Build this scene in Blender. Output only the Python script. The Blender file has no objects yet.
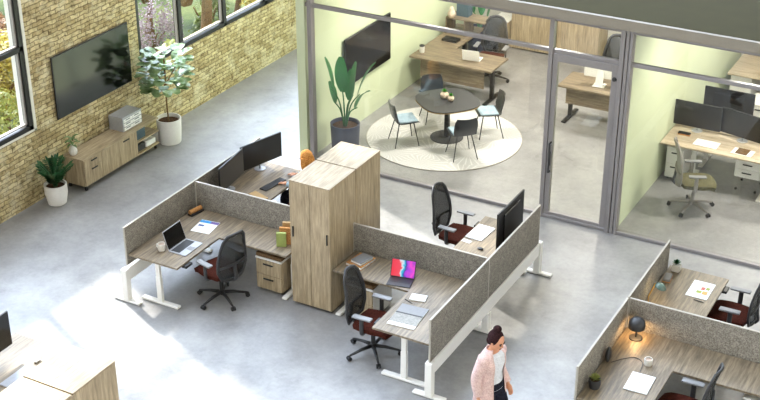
import bpy, bmesh, math, random
from mathutils import Vector, Matrix
random.seed(7)
C = bpy.context.scene.collection
S = bpy.context.scene
PI = math.pi
R = math.radians

# ------------------------------------------------------------------ camera
cam_d = bpy.data.cameras.new('camera'); cam = bpy.data.objects.new('camera', cam_d); C.objects.link(cam)
cam.location = (0, 0, 10); cam.rotation_euler = (R(90 - 27.3887), 0, R(28.7515))
cam_d.sensor_width = 36; cam_d.lens = 1325.886 / 760 * 36; cam_d.clip_end = 300
S.camera = cam
# ------------------------------------------------------------------ light and exposure
AMB, LOBE = 0.95, 12.5
W = bpy.data.worlds.new('world'); S.world = W; W.use_nodes = True
bg = W.node_tree.nodes['Background']; bg.inputs[0].default_value = (0.84, 0.90, 1.0, 1); bg.inputs[1].default_value = 1.0
_w = W.node_tree; _g = _w.nodes.new('ShaderNodeTexCoord'); _v = _w.nodes.new('ShaderNodeVectorMath'); _v.operation = 'DOT_PRODUCT'
_v.inputs[1].default_value = (-.80, .40, .45)      # sky brighter around the sun
_m = _w.nodes.new('ShaderNodeMapRange'); _m.inputs['From Min'].default_value = .15; _m.inputs['From Max'].default_value = 1.0; _m.interpolation_type = 'SMOOTHSTEP'
_m.inputs['To Min'].default_value = AMB; _m.inputs['To Max'].default_value = LOBE
_w.links.new(_g.outputs['Generated'], _v.inputs[0]); _w.links.new(_v.outputs['Value'], _m.inputs[0]); _w.links.new(_m.outputs[0], bg.inputs[1])
_c = _w.nodes.new('ShaderNodeMapRange'); _c.interpolation_type = 'SMOOTHSTEP'; _c.inputs['From Min'].default_value = -.2; _c.inputs['From Max'].default_value = .9
_x = _w.nodes.new('ShaderNodeMix'); _x.data_type = 'RGBA'; _x.inputs[6].default_value = (1.0, .95, .87, 1); _x.inputs[7].default_value = (.68, .81, 1.0, 1)
_w.links.new(_v.outputs['Value'], _c.inputs[0]); _w.links.new(_c.outputs[0], _x.inputs[0]); _w.links.new(_x.outputs[2], bg.inputs[0])
sun_d = bpy.data.lights.new('sun', 'SUN'); sun = bpy.data.objects.new('sun', sun_d); C.objects.link(sun)
sun_d.energy = 11.0; sun_d.color = (1.0, 0.95, 0.85); sun_d.angle = R(2.6)
SUN_EL = 26
_d = Vector((0.91 * math.cos(R(SUN_EL)), -0.415 * math.cos(R(SUN_EL)), -math.sin(R(SUN_EL))))
sun.rotation_euler = _d.to_track_quat('-Z', 'Y').to_euler()
S.view_settings.view_transform = 'Standard'; S.view_settings.look = 'None'
S.view_settings.exposure = 0.12; S.view_settings.gamma = 1.0; S.view_settings.use_curve_mapping = False

# ------------------------------------------------------------------ materials
def col(h):
    h = h.lstrip('#'); c = [int(h[i:i + 2], 16) / 255 for i in (0, 2, 4)]
    return tuple(x / 12.92 if x <= .04045 else ((x + .055) / 1.055) ** 2.4 for x in c) + (1,)
class NT:
    def __init__(s, name):
        s.m = bpy.data.materials.new(name); s.m.use_nodes = True; s.t = s.m.node_tree
        s.b = s.t.nodes['Principled BSDF']; s.out = s.t.nodes['Material Output']
    def n(s, k, **kw):
        x = s.t.nodes.new(k)
        for a, v in kw.items(): setattr(x, a, v)
        return x
    def l(s, a, b): s.t.links.new(a, b)
    def coord(s, scale=(1, 1, 1), rot=(0, 0, 0), kind='Object'):
        tc = s.n('ShaderNodeTexCoord'); mp = s.n('ShaderNodeMapping')
        mp.inputs['Scale'].default_value = scale; mp.inputs['Rotation'].default_value = rot
        s.l(tc.outputs[kind], mp.inputs[0]); return mp.outputs[0]
    def noise(s, vec, scale, detail=4, rough=.55):
        x = s.n('ShaderNodeTexNoise'); x.inputs['Scale'].default_value = scale
        x.inputs['Detail'].default_value = detail; x.inputs['Roughness'].default_value = rough
        s.l(vec, x.inputs['Vector']); return x.outputs['Fac']
    def ramp(s, fac, stops):
        x = s.n('ShaderNodeValToRGB'); e = x.color_ramp.elements
        while len(e) < len(stops): e.new(.5)
        for i, (p, c) in enumerate(stops): e[i].position = p; e[i].color = c if len(c) == 4 else tuple(c) + (1,)
        s.l(fac, x.inputs[0]); return x.outputs[0]
    def mix(s, f, a, b, mode='MIX'):
        x = s.n('ShaderNodeMix', data_type='RGBA', blend_type=mode)
        for i, v in ((0, f), (6, a), (7, b)):
            if isinstance(v, (int, float)): x.inputs[i].default_value = v
            elif isinstance(v, tuple): x.inputs[i].default_value = v
            else: s.l(v, x.inputs[i])
        return x.outputs[2]
    def bump(s, h, st, dist=.01):
        x = s.n('ShaderNodeBump'); x.inputs['Strength'].default_value = st; x.inputs['Distance'].default_value = dist
        s.l(h, x.inputs['Height']); s.l(x.outputs[0], s.b.inputs['Normal'])
def plain(name, c, rough=.5, metal=0, noise=0.06, ns=30, spec=.5):
    t = NT(name); v = t.coord()
    f = t.noise(v, ns, 2)
    cc = col(c) if isinstance(c, str) else c
    a = tuple(x * (1 - noise) for x in cc[:3]); b = tuple(min(1, x * (1 + noise)) for x in cc[:3])
    t.l(t.ramp(f, [(.3, a), (.7, b)]), t.b.inputs['Base Color'])
    t.b.inputs['Roughness'].default_value = rough; t.b.inputs['Metallic'].default_value = metal
    t.b.inputs['Specular IOR Level'].default_value = spec
    return t.m
def wood(name, axis, dark, light, rough=.45):
    t = NT(name); s = {'X': (1.2, 14, 14), 'Y': (14, 1.2, 14), 'Z': (14, 14, 1.2)}[axis]
    v = t.coord(s); v2 = t.coord(tuple(x * .22 for x in s))
    f = t.noise(v, 2.2, 7, .68); g = t.noise(v2, 1.3, 3)
    c1 = t.ramp(f, [(.32, col(dark)), (.5, tuple((p + q) / 2 for p, q in zip(col(dark), col(light)))), (.66, col(light))])
    c2 = t.ramp(g, [(.3, (.88, .87, .86)), (.7, (1.07, 1.06, 1.05))])
    t.l(t.mix(1.0, c1, c2, 'MULTIPLY'), t.b.inputs['Base Color'])
    t.b.inputs['Roughness'].default_value = rough; t.bump(f, .15, .003); return t.m
def emis(name, c, st):
    t = NT(name); t.b.inputs['Base Color'].default_value = col(c); t.b.inputs['Emission Color'].default_value = col(c)
    t.b.inputs['Emission Strength'].default_value = st; return t.m
def glass(name, tint=(1, 1, 1, 1), base=.03, gain=.5):
    t = NT(name); tr = t.n('ShaderNodeBsdfTransparent'); tr.inputs[0].default_value = tint
    gl = t.n('ShaderNodeBsdfGlossy'); gl.inputs['Roughness'].default_value = 0.0
    lw = t.n('ShaderNodeLayerWeight'); lw.inputs[0].default_value = .5
    p = t.n('ShaderNodeMath', operation='POWER'); p.inputs[1].default_value = 4; t.l(lw.outputs['Facing'], p.inputs[0])
    m = t.n('ShaderNodeMath', operation='MULTIPLY_ADD'); m.inputs[1].default_value = gain; m.inputs[2].default_value = base; t.l(p.outputs[0], m.inputs[0])
    mx = t.n('ShaderNodeMixShader'); t.l(m.outputs[0], mx.inputs[0]); t.l(tr.outputs[0], mx.inputs[1]); t.l(gl.outputs[0], mx.inputs[2])
    t.l(mx.outputs[0], t.out.inputs[0]); return t.m
def felt(name, a, b):
    t = NT(name); v = t.coord(); f = t.noise(v, 60, 3, .8); g = t.noise(v, 9, 3)
    c = t.ramp(f, [(.36, col(a)), (.62, col(b))])
    t.l(t.mix(1.0, c, t.ramp(g, [(.3, (.85, .85, .85)), (.7, (1.1, 1.1, 1.1))]), 'MULTIPLY'), t.b.inputs['Base Color'])
    t.b.inputs['Roughness'].default_value = .95; t.b.inputs['Specular IOR Level'].default_value = .1; t.bump(f, .4, .004); return t.m
def mesh_fabric(name, c, alpha):
    t = NT(name); v = t.coord(); f = t.noise(v, 140, 2)
    tr = t.n('ShaderNodeBsdfTransparent'); mx = t.n('ShaderNodeMixShader'); mx.inputs[0].default_value = alpha
    t.l(t.ramp(f, [(.3, tuple(x * .8 for x in col(c)[:3])), (.7, col(c))]), t.b.inputs['Base Color'])
    t.b.inputs['Roughness'].default_value = .7
    t.l(tr.outputs[0], mx.inputs[1]); t.l(t.b.outputs[0], mx.inputs[2]); t.l(mx.outputs[0], t.out.inputs[0]); return t.m
def leafmat(name, a, b, trans=.25, rough=.45, ns=6):
    t = NT(name); v = t.coord(); f = t.noise(v, ns, 3)
    c = t.ramp(f, [(.3, col(a)), (.7, col(b))]); t.l(c, t.b.inputs['Base Color'])
    t.b.inputs['Roughness'].default_value = rough
    tl = t.n('ShaderNodeBsdfTranslucent'); t.l(c, tl.inputs[0]); mx = t.n('ShaderNodeMixShader'); mx.inputs[0].default_value = trans
    t.l(t.b.outputs[0], mx.inputs[1]); t.l(tl.outputs[0], mx.inputs[2]); t.l(mx.outputs[0], t.out.inputs[0]); return t.m
def concrete():
    t = NT('polished_concrete'); v = t.coord()
    f = t.noise(v, .55, 8, .62); g = t.noise(t.coord((1, 1, 1), (0, 0, 1)), 2.4, 8, .7); h = t.noise(v, 14, 5, .7)
    c = t.ramp(f, [(.30, col('#7b7a7b')), (.5, col('#8d8c8c')), (.70, col('#9f9e9d'))])
    c = t.mix(.9, c, t.ramp(g, [(.28, (.66, .66, .66)), (.42, (.90, .90, .90)), (.55, (1.03, 1.03, 1.02)), (.8, (1.18, 1.17, 1.15))]), 'MULTIPLY')
    c = t.mix(.6, c, t.ramp(h, [(.3, (.82, .82, .82)), (.7, (1.12, 1.12, 1.12))]), 'MULTIPLY')
    # faint swirling trowel marks
    w = t.n('ShaderNodeTexVoronoi', feature='DISTANCE_TO_EDGE'); w.inputs['Scale'].default_value = .55
    dn = t.n('ShaderNodeMix', data_type='VECTOR'); dn.inputs[0].default_value = .35
    nz = t.n('ShaderNodeTexNoise'); nz.inputs['Scale'].default_value = 1.2; nz.inputs['Detail'].default_value = 4; t.l(v, nz.inputs['Vector'])
    t.l(v, dn.inputs[4]); t.l(nz.outputs['Color'], dn.inputs[5]); t.l(dn.outputs[1], w.inputs['Vector'])
    c = t.mix(.5, c, t.ramp(w.outputs['Distance'], [(.0, (.9, .9, .9)), (.012, (1, 1, 1))]), 'MULTIPLY')
    t.l(c, t.b.inputs['Base Color'])
    t.b.inputs['Specular IOR Level'].default_value = .85
    r = t.ramp(f, [(.2, (.36, .36, .36)), (.8, (.46, .46, .46))]); t.l(r, t.b.inputs['Roughness'])
    return t.m
def brick():
    t = NT('yellow_brick'); tc = t.n('ShaderNodeTexCoord'); sp = t.n('ShaderNodeSeparateXYZ'); cb = t.n('ShaderNodeCombineXYZ')
    t.l(tc.outputs['Object'], sp.inputs[0]); t.l(sp.outputs['Y'], cb.inputs['X']); t.l(sp.outputs['Z'], cb.inputs['Y']); t.l(sp.outputs['X'], cb.inputs['Z'])
    nz = t.n('ShaderNodeTexNoise'); nz.inputs['Scale'].default_value = 9; nz.inputs['Detail'].default_value = 3; t.l(cb.outputs[0], nz.inputs['Vector'])
    dv = t.n('ShaderNodeMix', data_type='VECTOR'); dv.inputs[0].default_value = .065; t.l(cb.outputs[0], dv.inputs[4]); t.l(nz.outputs['Color'], dv.inputs[5])
    b = t.n('ShaderNodeTexBrick'); t.l(dv.outputs[1], b.inputs['Vector'])
    b.inputs['Scale'].default_value = 1; b.inputs['Brick Width'].default_value = .205; b.inputs['Row Height'].default_value = .068
    b.inputs['Mortar Size'].default_value = .011; b.inputs['Mortar Smooth'].default_value = .8; b.inputs['Bias'].default_value = .0
    b.inputs['Color1'].default_value = col('#cfc19a'); b.inputs['Color2'].default_value = col('#aa9870'); b.inputs['Mortar'].default_value = col('#8d8060')
    f = t.noise(cb.outputs[0], 11, 6, .7); g = t.noise(cb.outputs[0], 2.5, 4, .6)
    c = t.mix(.9, b.outputs['Color'], t.ramp(f, [(.36, (.38, .34, .28)), (.45, (.88, .86, .82)), (.55, (1.05, 1.04, .98)), (.68, (1.32, 1.3, 1.2))]), 'MULTIPLY')
    c = t.mix(t.ramp(g, [(.52, (0, 0, 0)), (.68, (.7, .7, .7))]), c, col('#ddd4b2'))
    t.l(c, t.b.inputs['Base Color']); t.b.inputs['Roughness'].default_value = .9; t.b.inputs['Specular IOR Level'].default_value = .2
    hh = t.mix(.5, b.outputs['Fac'], f); iv = t.n('ShaderNodeInvert'); t.l(b.outputs['Fac'], iv.inputs[1])
    h2 = t.mix(.35, iv.outputs[0], f); t.bump(h2, .9, .03); return t.m

M = {}
WD, WL = '#5a4f41', '#94856e'
for ax in 'XYZ':
    M['wood' + ax] = wood('oak_grain_' + ax, ax, WD, WL)
    M['pale' + ax] = wood('pale_wood_' + ax, ax, '#a3937c', '#d2c4ad')
    M['cab' + ax] = wood('cabinet_oak_' + ax, ax, '#85755c', '#bba98b')
M['floor'] = concrete(); M['brick'] = brick()
M['felt'] = felt('grey_felt', '#625d56', '#9c968c'); M['trim'] = plain('screen_trim', '#aaa499', .5)
M['chairgrey'] = plain('warm_grey_plastic', '#8d8780', .5)
M['white'] = plain('white_metal', '#e6e4df', .4, 0, .02); M['black'] = plain('black_plastic', '#1b1b1c', .45)
M['dark'] = plain('dark_grey_plastic', '#2e2e30', .5); M['grey'] = plain('grey_plastic', '#7f7f80', .45)
M['chrome'] = plain('brushed_steel', '#b8b8ba', .28, .9); M['burg'] = felt('burgundy_fabric', '#33160f', '#4d241a')
M['mesh'] = mesh_fabric('black_mesh', '#2c2f30', .72); M['meshw'] = mesh_fabric('grey_mesh', '#a9a6a0', .8)
M['olive'] = felt('olive_fabric', '#4d4a34', '#6b6749')
M['frame'] = plain('grey_aluminium', '#8f8b8c', .4, .25, .03); M['frameblk'] = plain('black_window_frame', '#131315', .4)
M['green'] = plain('sage_green_paint', '#c7d0b0', .75, 0, .02, 2); M['cream'] = plain('white_plaster', '#d8d5cb', .8, 0, .03, 5)
M['slab'] = plain('dark_roof_membrane', '#39351f', .9, 0, .05, 3, .1); M['fascia'] = plain('taupe_fascia', '#878074', .7, 0, .03)
M['glass'] = glass('clear_glass', (.97, .98, .97, 1), .045, .4); M['wglass'] = glass('window_glass', (1, 1, 1, 1), .01, .3)
M['screen'] = plain('black_display', '#0b0b0c', .12, 0, .0); M['screen2'] = plain('dark_display_back', '#161516', .3)
M['pot'] = plain('white_ceramic', '#dddad4', .5, 0, .03); M['soil'] = felt('soil', '#2c1f15', '#59422d')
M['navy'] = plain('slate_blue_planter', '#3e4356', .5); M['paper'] = plain('white_paper', '#eeeeec', .6, 0, .01)
M['bark'] = felt('bark', '#54402b', '#8a7150'); M['leaf'] = leafmat('fig_leaf', '#466a35', '#a3b889', .25, .25)
M['leafd'] = leafmat('dark_leaf', '#173c22', '#2f6238', .15, .3); M['leafb'] = leafmat('banana_leaf', '#2b6a3c', '#4c9059', .2, .35, 3)
M['skin'] = plain('skin', '#c98f6e', .55, 0, .03, 20); M['hair'] = felt('dark_brown_hair', '#1a0f10', '#3a2426'); M['blond'] = felt('ginger_blond_hair', '#9a5f2c', '#d79b57')
M['pink'] = felt('pink_knit', '#bf9d97', '#dcc2bc'); M['shirtw'] = felt('white_cotton', '#c3c3c8', '#dcdce0'); M['navyc'] = felt('dark_trousers', '#17171f', '#282834')
M['blue'] = felt('light_blue_cloth', '#90a8b8', '#b0c2cd'); M['shell'] = plain('charcoal_shell', '#22262c', .35)
M['gold'] = plain('brass', '#b58a4a', .3, .8); M['tan'] = plain('tan_card', '#a88a5c', .7); M['lime'] = plain('green_card', '#93a05a', .7)
M['cork'] = felt('cork', '#9c6a3c', '#c99560'); M['stone'] = felt('speckled_stone', '#b59f88', '#ead9c8')
M['bluebox'] = plain('slate_blue_box', '#3f5560', .6); M['silver'] = plain('silver_aluminium', '#a9abb0', .35, .3)

# ------------------------------------------------------------------ geometry helpers
def bx(bm, x0, x1, y0, y1, z0, z1, bev=0, seg=1):
    vs = [bm.verts.new((x, y, z)) for x in (x0, x1) for y in (y0, y1) for z in (z0, z1)]
    F = [(0, 1, 3, 2), (4, 6, 7, 5), (0, 4, 5, 1), (2, 3, 7, 6), (0, 2, 6, 4), (1, 5, 7, 3)]
    fs = [bm.faces.new([vs[i] for i in f]) for f in F]
    if bev:
        es = list({e for f in fs for e in f.edges}); bmesh.ops.bevel(bm, geom=es, offset=bev, segments=seg, affect='EDGES', profile=.6)
    return vs
def box(x0, x1, y0, y1, z0, z1, bev=0, seg=1):
    bm = bmesh.new(); bx(bm, min(x0, x1), max(x0, x1), min(y0, y1), max(y0, y1), z0, z1, bev, seg); return bm
def cyl(bm, c, r, h, seg=24, r2=None):
    r2 = r if r2 is None else r2; lathe(bm, c, [(0, 0), (r, 0), (r2, h), (0, h)], seg)
def lathe(bm, c, prof, seg=24):
    rings = []
    for r, z in prof:
        if r < 1e-6: rings.append([bm.verts.new((c[0], c[1], c[2] + z))])
        else: rings.append([bm.verts.new((c[0] + r * math.cos(2 * PI * k / seg), c[1] + r * math.sin(2 * PI * k / seg), c[2] + z)) for k in range(seg)])
    for a, b in zip(rings, rings[1:]):
        for k in range(seg):
            j = (k + 1) % seg
            if len(a) == 1 and len(b) == 1: continue
            if len(a) == 1: bm.faces.new((a[0], b[k], b[j]))
            elif len(b) == 1: bm.faces.new((a[k], b[0], a[j]))
            else: bm.faces.new((a[k], b[k], b[j], a[j]))
def tube(bm, pts, rad, seg=10, caps=True, squash=None):
    pts = [Vector(p) for p in pts]; n = len(pts)
    rad = [rad] * n if isinstance(rad, (int, float)) else rad
    rings = []; up = Vector((0, 0, 1)); prev = None
    for i, p in enumerate(pts):
        t = (pts[min(i + 1, n - 1)] - pts[max(i - 1, 0)]).normalized()
        if prev is None:
            a = t.cross(up); a = t.cross(Vector((1, 0, 0))) if a.length < .1 else a; a.normalize()
        else: a = (prev - t * prev.dot(t)).normalized()
        prev = a; b = t.cross(a)
        sq = squash or (1, 1)
        rings.append([bm.verts.new(p + rad[i] * (sq[0] * a * math.cos(2 * PI * k / seg) + sq[1] * b * math.sin(2 * PI * k / seg))) for k in range(seg)])
    for r0, r1 in zip(rings, rings[1:]):
        for k in range(seg): bm.faces.new((r0[k], r0[(k + 1) % seg], r1[(k + 1) % seg], r1[k]))
    if caps:
        bm.faces.new(rings[0][::-1]); bm.faces.new(rings[-1])
def ball(bm, c, r, sc=(1, 1, 1), seg=16, rot=None):
    m = Matrix.Translation(c) @ (rot.to_4x4() if rot else Matrix.Identity(4)) @ Matrix.Diagonal((r * sc[0], r * sc[1], r * sc[2], 1))
    bmesh.ops.create_uvsphere(bm, u_segments=seg, v_segments=max(6, seg * 2 // 3), radius=1, matrix=m)
def prism(bm, poly, z0, z1):
    a = [bm.verts.new((x, y, z0)) for x, y in poly]; b = [bm.verts.new((x, y, z1)) for x, y in poly]; n = len(poly)
    bm.faces.new(a[::-1]); bm.faces.new(b)
    for i in range(n): bm.faces.new((a[i], a[(i + 1) % n], b[(i + 1) % n], b[i]))
def xf(bm, m): bmesh.ops.transform(bm, matrix=m, verts=bm.verts[:]); return bm
def smooth_curve(pts, n=6):
    out = []; P = [Vector(p) for p in pts]
    for i in range(len(P) - 1):
        p0 = P[max(i - 1, 0)]; p1 = P[i]; p2 = P[i + 1]; p3 = P[min(i + 2, len(P) - 1)]
        for k in range(n):
            t = k / n; out.append(.5 * ((2 * p1) + (p2 - p0) * t + (2 * p0 - 5 * p1 + 4 * p2 - p3) * t * t + (3 * p1 - p0 - 3 * p2 + p3) * t ** 3))
    out.append(P[-1]); return out
def obj(name, bm, mat, parent=None, smooth=False, mats=None):
    me = bpy.data.meshes.new(name); bmesh.ops.recalc_face_normals(bm, faces=bm.faces[:]); bm.to_mesh(me); bm.free()
    for m in ([mat] if mats is None else mats): me.materials.append(M[m] if isinstance(m, str) else m)
    if smooth:
        for p in me.polygons: p.use_smooth = True
    o = bpy.data.objects.new(name, me); C.objects.link(o)
    if parent: o.parent = parent
    return o
def sharp(o, ang=40):
    me = o.data; bm = bmesh.new(); bm.from_mesh(me)
    for f in bm.faces: f.smooth = True
    for e in bm.edges: e.smooth = not (len(e.link_faces) == 2 and e.calc_face_angle(0) > R(ang))
    bm.to_mesh(me); bm.free(); return o
def so(name, bm, mat, parent=None): return sharp(obj(name, bm, mat, parent))
def struct(name, bm, mat): o = obj(name, bm, mat); o['kind'] = 'structure'; return o
def tag(o, label, cat, group=None):
    o['label'] = label; o['category'] = cat
    if group: o['group'] = group
    return o
def thing(name, label, cat, loc=(0, 0, 0), rz=0, group=None):
    o = bpy.data.objects.new(name, None); C.objects.link(o); o.location = loc; o.rotation_euler = (0, 0, rz); o.empty_display_size = .1
    return tag(o, label, cat, group)
def dup(root, loc, rz, label, group=None, rot=None):
    def cp(o, par):
        c = o.copy(); C.objects.link(c)
        if par: c.parent = par
        for ch in list(o.children): cp(ch, c)
        return c
    r = cp(root, None); r.location = loc; r.rotation_euler = rot or (0, 0, rz); r['label'] = label
    if group: r['group'] = group
    return r
def single(name, bm, mat, label, cat, loc=(0, 0, 0), rz=0, group=None, smooth=False):
    o = obj(name, bm, mat, None, smooth); o.location = loc; o.rotation_euler = (0, 0, rz); return tag(o, label, cat, group)

# ------------------------------------------------------------------ setting
WX = -14.16                                    # inner face of the brick wall
struct('floor', box(-14.5, 6, -3, 27, -.2, 0), 'floor')
bm = bmesh.new()
YL0, YL1, YR0, YR1, Z0, Z1, ZT = 4.0, 14.37, 17.06, 26.0, 1.28, 5.3, 9.5  # unseen upper wall raised to keep direct sun off the right side
for y0, y1, z0, z1 in ((-3, YL0, 0, ZT), (YL0, YL1, 0, Z0 - .06), (YL0, YL1, Z1, ZT), (YL1, YR0, 0, ZT), (YR0, YR1, 0, Z0), (YR0, YR1, Z1, ZT), (YR1, 27, 0, ZT)):
    bx(bm, WX - .32, WX, y0, y1, z0, z1)
struct('wall_left', bm, 'brick')
struct('wall_back', box(-14.48, 6, 27, 27.25, 0, 3.6), 'cream')  # wall kept low to let the sky reflect in the floor
struct('wall_right', box(6, 6.2, -3, 27, 0, ZT), 'cream')
struct('wall_front', box(-14.48, 6, -3.25, -3, 0, ZT), 'cream')
struct('ceiling_added_shade', box(-8.5, 6.2, -3.25, 27.2, 12.0, 12.2), 'cream')  # unseen partial ceiling, added to darken the right and centre of the room
# plaster reveal round the left window
bm = bmesh.new(); bx(bm, WX - .30, WX + .004, YL1 - .055, YL1 + .002, Z0 - .06, Z1); bx(bm, WX - .30, WX + .004, YL0, YL1, Z0 - .062, Z0 - .03)
struct('trim_1', bm, 'cream')
def wwindow(name, y0, y1, mull, trans, edge=True, zb=Z0):
    t = bpy.data.objects.new(name, None); C.objects.link(t); t['kind'] = 'structure'
    bm = bmesh.new(); xo, xi = WX - .13, WX - .01
    bx(bm, xo, xi, y0, y1, zb, zb + .075); bx(bm, xo, xi, y0, y1, Z1 - .07, Z1)
    for y in [y0 + .035, y1 - .035] + mull: bx(bm, xo, xi, y - .045, y + .045, zb, Z1)
    for z in trans: bx(bm, xo, xi, y0, y1, z - .04, z + .04)
    obj('window_frame', bm, 'frameblk', t)
    bm = bmesh.new()                                # lighter inner sash lines
    ys = sorted([y0 + .035] + mull + [y1 - .035]); zs = sorted([zb + .06] + trans + [Z1 - .06])
    for ya, yb in zip(ys, ys[1:]):
        for za, zb_ in zip(zs, zs[1:]):
            a, b, c, d = ya + .05, yb - .05, za + .04, zb_ - .04; w = .022; x0, x1 = WX - .095, WX - .045
            bx(bm, x0, x1, a, b, c, c + w); bx(bm, x0, x1, a, b, d - w, d); bx(bm, x0, x1, a, a + w, c, d); bx(bm, x0, x1, b - w, b, c, d)
    obj('sash', bm, 'chairgrey', t)
    obj('pane', box(WX - .075, WX - .070, y0, y1, zb, Z1), 'wglass', t)
wwindow('window_1', YL0, YL1 - .06, [12.75, 11.2, 9.7, 8.2, 6.7], [2.62, 3.95], zb=Z0 - .03)
wwindow('window_2', YR0, YR1, [18.3, 19.68, 21.1, 22.5, 23.9], [3.95])

# offices behind the glass wall
GY = 17.72
struct('wall_office', box(-11.28, -11.12, 17.66, 24.9, 0, 3.37), 'green')
struct('wall_partition', box(-5.68, -5.55, 17.82, 24.9, 0, 3.37), 'green')
struct('wall_rear', box(-11.30, 6, 24.9, 25.05, 0, 3.37), 'cream')
struct('ceiling', box(-11.30, 6, 17.62, 27, 3.37, 3.54), 'slab')
struct('trim_2', box(-11.32, 6, 17.55, 17.62, 3.38, 3.535), 'fascia')
gw = bpy.data.objects.new('window_3', None); C.objects.link(gw); gw['kind'] = 'structure'
bm = bmesh.new()
bx(bm, -11.12, 6, GY - .05, GY + .05, 0, .055, .006); bx(bm, -11.12, 6, GY - .035, GY + .035, 2.79, 2.85, .005); bx(bm, -11.12, 6, GY - .05, GY + .05, 3.30, 3.37)
for x in (-11.03, -2.9, -.3, 2.3, 5.9): bx(bm, x - .04, x + .04, GY - .06, GY + .06, 0, 3.37, .006)
bx(bm, -6.80, -6.73, GY - .055, GY + .055, 0, 3.37, .006)
for a, b in ((-5.69, -5.62), (-5.605, -5.555), (-5.545, -5.50)): bx(bm, a, b, GY - .07, GY + .07, 0, 3.37, .006)
obj('window_frame', bm, 'frame', gw)
bm = bmesh.new()
for a, b in ((-11.06, -6.80), (-5.50, -2.94), (-2.86, -.34), (-.26, 2.26), (2.34, 5.86)):
    bx(bm, a, b, GY - .006, GY + .006, .055, 2.79); bx(bm, a, b, GY - .006, GY + .006, 2.85, 3.30)
bx(bm, -6.73, -5.69, GY - .006, GY + .006, 2.85, 3.30)
obj('pane', bm, 'glass', gw)
dr = bpy.data.objects.new('door_1', None); C.objects.link(dr); dr['kind'] = 'structure'
bm = bmesh.new()
bx(bm, -6.725, -6.645, GY - .04, GY + .04, .02, 2.785, .006); bx(bm, -5.79, -5.695, GY - .04, GY + .04, .02, 2.785, .006)
bx(bm, -6.645, -5.79, GY - .04, GY + .04, .02, .11, .004); bx(bm, -6.645, -5.79, GY - .04, GY + .04, 2.66, 2.785, .004)
obj('door_frame', bm, 'frame', dr)
obj('pane', box(-6.645, -5.79, GY - .006, GY + .006, .11, 2.66), 'glass', dr)
bm = bmesh.new(); tube(bm, [(-6.665, GY - .04, .82), (-6.665, GY - .1, .82), (-6.665, GY - .1, 1.32), (-6.665, GY - .04, 1.32)], .016, 8); bx(bm, -6.70, -6.66, GY - .05, GY - .04, .92, 1.16)
obj('door_handle', bm, 'dark', dr)
bm = bmesh.new(); lathe(bm, (0, 0, 0), [(0, 0), (.035, 0), (.03, .02), (0, .02)], 14); xf(bm, Matrix.Translation((-5.74, GY - .04, 2.55)) @ Matrix.Rotation(PI / 2, 4, 'X'))
obj('door_closer', bm, 'dark', dr)

# ------------------------------------------------------------------ outside beyond the brick wall
t = NT('meadow'); v = t.coord(); f = t.noise(v, .35, 4); g = t.noise(v, 9, 4)
t.l(t.mix(.5, t.ramp(f, [(.38, col('#2e3a1c')), (.5, col('#4c5a2c')), (.64, col('#6f7640'))]), t.ramp(g, [(.3, (.6, .6, .5)), (.7, (1.2, 1.2, 1.1))]), 'MULTIPLY'), t.b.inputs['Base Color']); t.b.inputs['Roughness'].default_value = 1
o = obj('meadow', box(-70, -14.6, -10, 60, -4.4, -4), t.m); o['kind'] = 'structure'
M['yellowleaf'] = leafmat('yellow_leaf', '#8a7c30', '#c4b458', .3, .6, 2); M['greenleaf'] = leafmat('green_leaf', '#3c4c22', '#7c8a3e', .3, .6, 2)
M['limeleaf'] = leafmat('lime_leaf', '#6c7434', '#a2a558', .3, .6, 2); M['rustleaf'] = leafmat('rust_leaf', '#7d5a3a', '#b58d6a', .3, .6, 2); M['mauveleaf'] = leafmat('mauve_leaf', '#6f6066', '#a09094', .3, .7, 2)
def tree(kind, label, cat, loc, r, h, mat, n, ls, group):
    o = thing(kind, label, cat, loc, 0, group)
    bm = bmesh.new()
    tube(bm, smooth_curve([(0, 0, 0), (.05 * h, .02 * h, h * .35), (0, .04 * h, h * .8)], 4), [min(h, 5) * .035 * (1 - .06 * i) for i in range(9)], 8)
    for k in range(4):
        a = k * 1.7 + h; tube(bm, [(0, 0, h * .35), (math.cos(a) * r * .3, math.sin(a) * r * .3, h * .55), (math.cos(a) * r * .6, math.sin(a) * r * .6, h * .72)], [h * .02, h * .014, h * .006], 6)
    obj('trunk', bm, 'bark', o)
    bm = bmesh.new(); rnd = random.Random(int(loc[0] * 37 + loc[1] * 91)); blobs = []
    for k in range(11):
        a = rnd.uniform(0, 6.28); q = rnd.uniform(.1, .72) * r
        blobs.append((Vector((math.cos(a) * q, math.sin(a) * q, h * (rnd.uniform(.42, .86) if h < 8 else rnd.uniform(.66, .95)))), r * rnd.uniform(.28, .5)))
    for k in range(n):
        c, br = rnd.choice(blobs); d = Vector((rnd.gauss(0, 1), rnd.gauss(0, 1), rnd.gauss(0, 1))).normalized()
        p = c + d * br * rnd.uniform(.6, 1.05); s = ls * rnd.uniform(.6, 1.3)
        u = Vector((rnd.gauss(0, 1), rnd.gauss(0, 1), rnd.gauss(0, .6))).normalized(); w = u.cross(d + u * .3).normalized()
        vs = [bm.verts.new(p + u * s * a + w * s * b) for a, b in ((-.5, 0), (0, .32), (.5, 0), (0, -.32))]; bm.faces.new(vs)
    obj('crown', bm, mat, o)
    return o
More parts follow.
